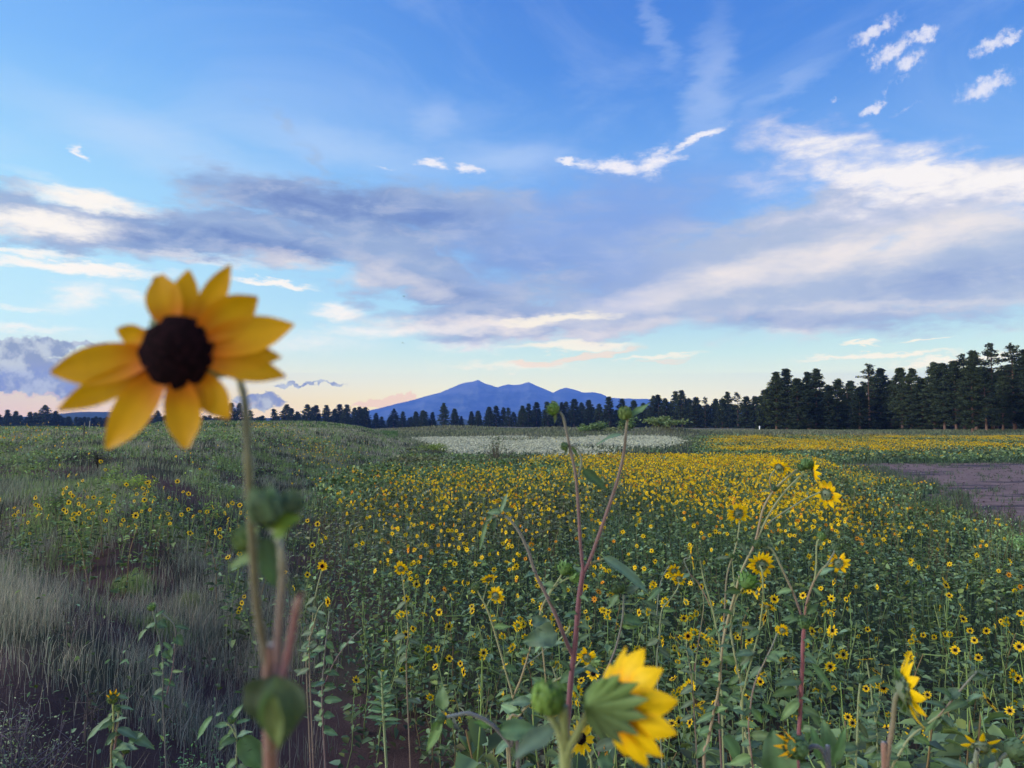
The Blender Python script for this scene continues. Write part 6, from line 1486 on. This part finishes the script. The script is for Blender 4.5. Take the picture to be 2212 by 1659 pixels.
shrub('shrub', 'grey rounded sagebrush mound before the middle treeline, largest one', 'shrub', at(1438, 142), 142, 4.5, 1.9, 1500, .5, (1.9, 1.6, 1.6), seed=1, w=.5)
shrub('shrub', 'pale green bush standing just left of the right bud stem at the far field edge', 'shrub', at(1358, 150), 150, 2.2, 2.9, 900, .5, (1.2, 1.25, 1.0), seed=2, w=.5)
shrub('shrub', 'low grey-green bush between the two tall bud stems at the far field edge', 'shrub', at(1285, 152), 152, 3.5, 1.7, 900, .5, (1.5, 1.4, 1.3), seed=3, w=.5)
shrub('shrub', 'brown low heap of brush just left of the pale green bush', 'shrub', at(1325, 148), 148, 2.6, 1.0, 500, .4, (1.9, 1.4, 1.5), seed=4, w=.5)
shrub('shrub', 'small pale brush heap left of the low grey-green bush', 'shrub', at(1262, 150), 150, 2.0, 1.2, 400, .4, (1.8, 1.7, 1.5), seed=5, w=.5)
shrub('shrub', 'loose yellow-flecked bush at the left edge of the pale flowers', 'shrub', at(945, 68), 68, 2.2, .9, 1200, .14, (1.9, 1.7, .6), seed=6)
shrub('shrub', 'open dark weed clump standing before the pale flowers', 'weed', at(1075, 48), 48, 1.4, 1.9, 420, .12, (.8, .8, .7), seed=7, twigs=22)
shrub('dead_weed', 'dark dried-out weed head standing alone on the far left slope', 'dead weed', at(215, 24), 24, .18, .55, 260, .07, (.35, .25, .35), (.05, .03, .05), seed=8)
shrub('shrub', 'bright yellow-green weed clump in the middle of the left slope', 'weed', at(300, 17), 17, .55, .45, 900, .05, (2.6, 2.4, .9), seed=9)
shrub('shrub', 'feathery silver-green plant right of the leafy young sunflower', 'shrub', at(428, 4.4), 4.4, .20, .50, 1700, .022, (1.5, 1.9, 1.9), (.2, .25, .2), seed=10, twigs=18)
shrub('shrub', 'lavender-grey dried bush at the left edge over the dark soil', 'shrub', at(40, 4.3), 4.3, .34, .52, 900, .020, (2.2, 1.8, 2.4), (.34, .28, .33), seed=11, twigs=26)
shrub('shrub', 'silvery weed with pale tufts beside the mud at the right edge', 'weed', at(2200, 15.2), 15.2, .4, .6, 900, .06, (3.0, 3.2, 2.8), seed=12)
shrub('shrub', 'dark leafy weed standing on the mud, widest of them', 'weed', at(2005, 21), 21, .6, .8, 900, .06, (.9, 1., .9), seed=13)
for i, (px, y, h, lab) in enumerate(((2096, 19.5, 1.0, 'tall thin leafy weed on the mud right of the wide dark weed'), (2140, 18.2, .7, 'short thin weed on the mud near the right edge'), (2172, 20.5, .8, 'spindly weed on the mud farthest right'), (2068, 24, .8, 'small thin weed on the mud behind the tall thin one'), (1950, 26, .7, 'low weed at the inner corner of the mud'))):
    shrub('weed', lab, 'weed', at(px, y), y, .18, h, 150, .05, (.8, .9, .8), (.2, .15, .15), seed=30 + i, twigs=7)
for i, (px, y, lab) in enumerate(((255, 18.5, 'upper clump of pale yellow-green weeds left of the bare soil'), (455, 15.5, 'pale weed clump under the bare brown soil streak'), (130, 14, 'low leafy weed in the shade of the left slope'), (610, 33, 'pale-seeded tuft just right of the blurred stem'), (170, 6.3, 'dead nodding stalk over the dark soil at lower left'), (205, 5.2, 'dried wilted stalk with drooping head above the orange bud'))):
    shrub('weed', lab, 'weed', at(px, y), y, .30 if y > 8 else .07, .5, 380 if y > 8 else 60, .05 if y > 8 else .03, (2.2, 2.2, 1.1) if i in (0, 1, 3) else ((1., 1.2, .9) if i == 2 else (.7, .5, .6)), (.25, .2, .2), seed=50 + i, twigs=10 if y > 8 else 5)
# bright green grass tussocks on the left slope
def tussock(label, px, y, rx, ry, n, h, seed, tint=(.24, .42, .12)):
    rng = np.random.default_rng(seed); x = at(px, y); mb = MB(); z0 = Hs(x, y)
    X = rng.normal(0, rx, n) * rng.uniform(.4, 1.3, n); Y = rng.normal(0, ry, n) * rng.uniform(.4, 1.7, n) - X * .25; hh = h * rng.uniform(.5, 1.1, n) * np.exp(-(X / rx / 2.4) ** 2)
    blades(mb, X, Y, hh, np.clip(y * .0005, .003, .01), .35, rng, np.array(tint) * rng.uniform(.5, 1.6, (n, 1)), z=H(X + x, Y + y) - z0)
    o = put('grass_tussock', mb.mesh('grass_tussock', [M_BLADE])); o.location = (x, y, z0); tag(o, label, 'grass tussock', 'bright tussocks on the left slope')
tussock('bright green grass tussock below the left sunflowers', 300, 10.2, .19, .10, 800, .26, 1, (.42, .56, .20))
tussock('bright green grass tussock beside the blurred bud cluster', 370, 8.9, .20, .09, 800, .24, 2, (.42, .56, .20))
tussock('small olive tussock right of the upper bright one', 420, 9.8, .10, .06, 900, .26, 3, (.36, .42, .18))
# straw-coloured dead branches in the lower left corner
def straw():
    rng = np.random.default_rng(5); base = Vector((at(70, 3.45), 3.45, 0)); base.z = Hs(base.x, base.y)
    mb = MB()
    for k in range(46):
        p = [np.array([rng.normal(0, .16), rng.normal(0, .12), 0.0])]
        a = rng.uniform(-.5, 1.1) if k % 3 else rng.uniform(1.8, 3.2); d = np.array([math.cos(a) * .8, rng.normal(0, .3), abs(math.sin(a)) * .6 + .45])
        L = rng.uniform(.18, .58)
        for j in range(5):
            d = d + rng.normal(0, .16, 3); d = d / np.linalg.norm(d); p.append(p[-1] + d * L / 5)
        t = np.array([.42, .34, .20]) * rng.uniform(.7, 1.35)
        tube_pts(mb, p, np.linspace(.0034, .0014, 6), 4, 0, t)
        for j in range(2, 6):
            for q in range(2):
                e = p[j - 1] + (d + rng.normal(0, .6, 3)) * L * .22; tube_pts(mb, [p[j - 1], e], [.0014, .0006], 3, 0, t)
    o = put('dead_branches', mb.mesh('dead_branches', [M_BLADE])); o.location = base
    tag(o, 'straw-coloured tangle of dead branches in the lower left corner', 'dead branches')
straw()
# pale upright dry stalks along the bottom
def stalks():
    rng = np.random.default_rng(31); mb = MB(); n = 420
    y = rng.uniform(3.3, 5.2, n); px = np.where(rng.random(n) < .7, rng.normal(850, 170, n), rng.uniform(200, 1150, n)); x = (px - 1106) / FPX * y
    blades(mb, x, y, rng.uniform(.16, .42, n), .0028, .10, rng, np.array([.58, .52, .40]) * rng.uniform(.5, 1.25, (n, 1)))
    tag(put('dry_stalks', mb.mesh('dry_stalks', [M_BLADE])), 'pale upright dry grass stalks rising from the dark soil at the bottom', 'dry grass', kind='stuff')
stalks()
# posts
def post(px, y, h, r, col, label, name='fence_post', cat='post', top=False):
    x = at(px, y); mb = MB(); s = r
    tube_pts(mb, [(0, 0, -.2), (0, 0, h * .5), (.01, 0, h)], [s, s * .95, s * .9], 8, 0, col, True)
    if top: mb.add([(-s * 1.1, -s * 1.1, h), (s * 1.1, -s * 1.1, h), (s * 1.1, s * 1.1, h), (-s * 1.1, s * 1.1, h), (0, 0, h + s * 1.2)], [(0, 1, 4), (1, 2, 4), (2, 3, 4), (3, 0, 4)], 0, col)
    o = put(name, mb.mesh(name, [M_POST])); o.location = (x, y, Hs(x, y)); tag(o, label, cat)
M_POST = mat('weathered wood', lambda g: bsdf(g, tinted(g, g.mix(g.noise(g.node('ShaderNodeTexCoord').outputs['Object'], 30.0, 4, .7), rgb(.8, .8, .8), rgb(1.2, 1.2, 1.2))), .9, .1))
post(184, 100, 1.1, .06, (.16, .15, .13), 'thin wooden fence post, left one of two before the far green bank')
post(195, 100, 1.3, .06, (.30, .29, .26), 'paler wooden fence post, right one of two before the far green bank')
post(183, 38, .9, .03, (.07, .06, .06), 'dark thin stake on the left slope under the big flower', 'stake', 'stake')
post(1640, 196, 1.1, .16, (.85, .85, .85), 'small white marker post at the foot of the right-hand wood', 'marker_post', 'post', True)
def bird(px, py, d, label, yaw):
    mb = MB()
    tube_pts(mb, [(-.09, 0, 0), (-.05, 0, .01), (.02, 0, .012), (.08, 0, .0), (.15, 0, -.004)], [.008, .022, .03, .018, .006], 8, 0, (.03, .03, .035), True)
    for sg in (-1, 1):
        V = [(.03, .02 * sg, .015), (-.05, .02 * sg, .015), (.045, .15 * sg, .06), (-.03, .15 * sg, .055), (-.03, .30 * sg, .03), (-.06, .29 * sg, .028)]
        mb.add(V, [(0, 2, 3, 1), (2, 4, 5, 3)], 0, (.03, .03, .035)); mb.add([(a, b, c - .006) for a, b, c in V], [(1, 3, 2, 0), (3, 5, 4, 2)], 0, (.03, .03, .035))
    mb.add([(.13, -.015, 0), (.22, -.04, 0), (.22, .04, 0), (.13, .015, 0)], [(0, 1, 2, 3)], 0, (.03, .03, .035))
    o = put('bird', mb.mesh('bird', [M_POST])); o.location = P(px, py, d); o.rotation_euler = (.2, .1, yaw); tag(o, label, 'bird')
bird(872, 640, 95, 'tiny dark bird, the higher of two specks in the sky above the mountain', .6)
bird(870, 741, 110, 'tiny dark bird, the lower of two specks in the sky above the mountain', 2.4)
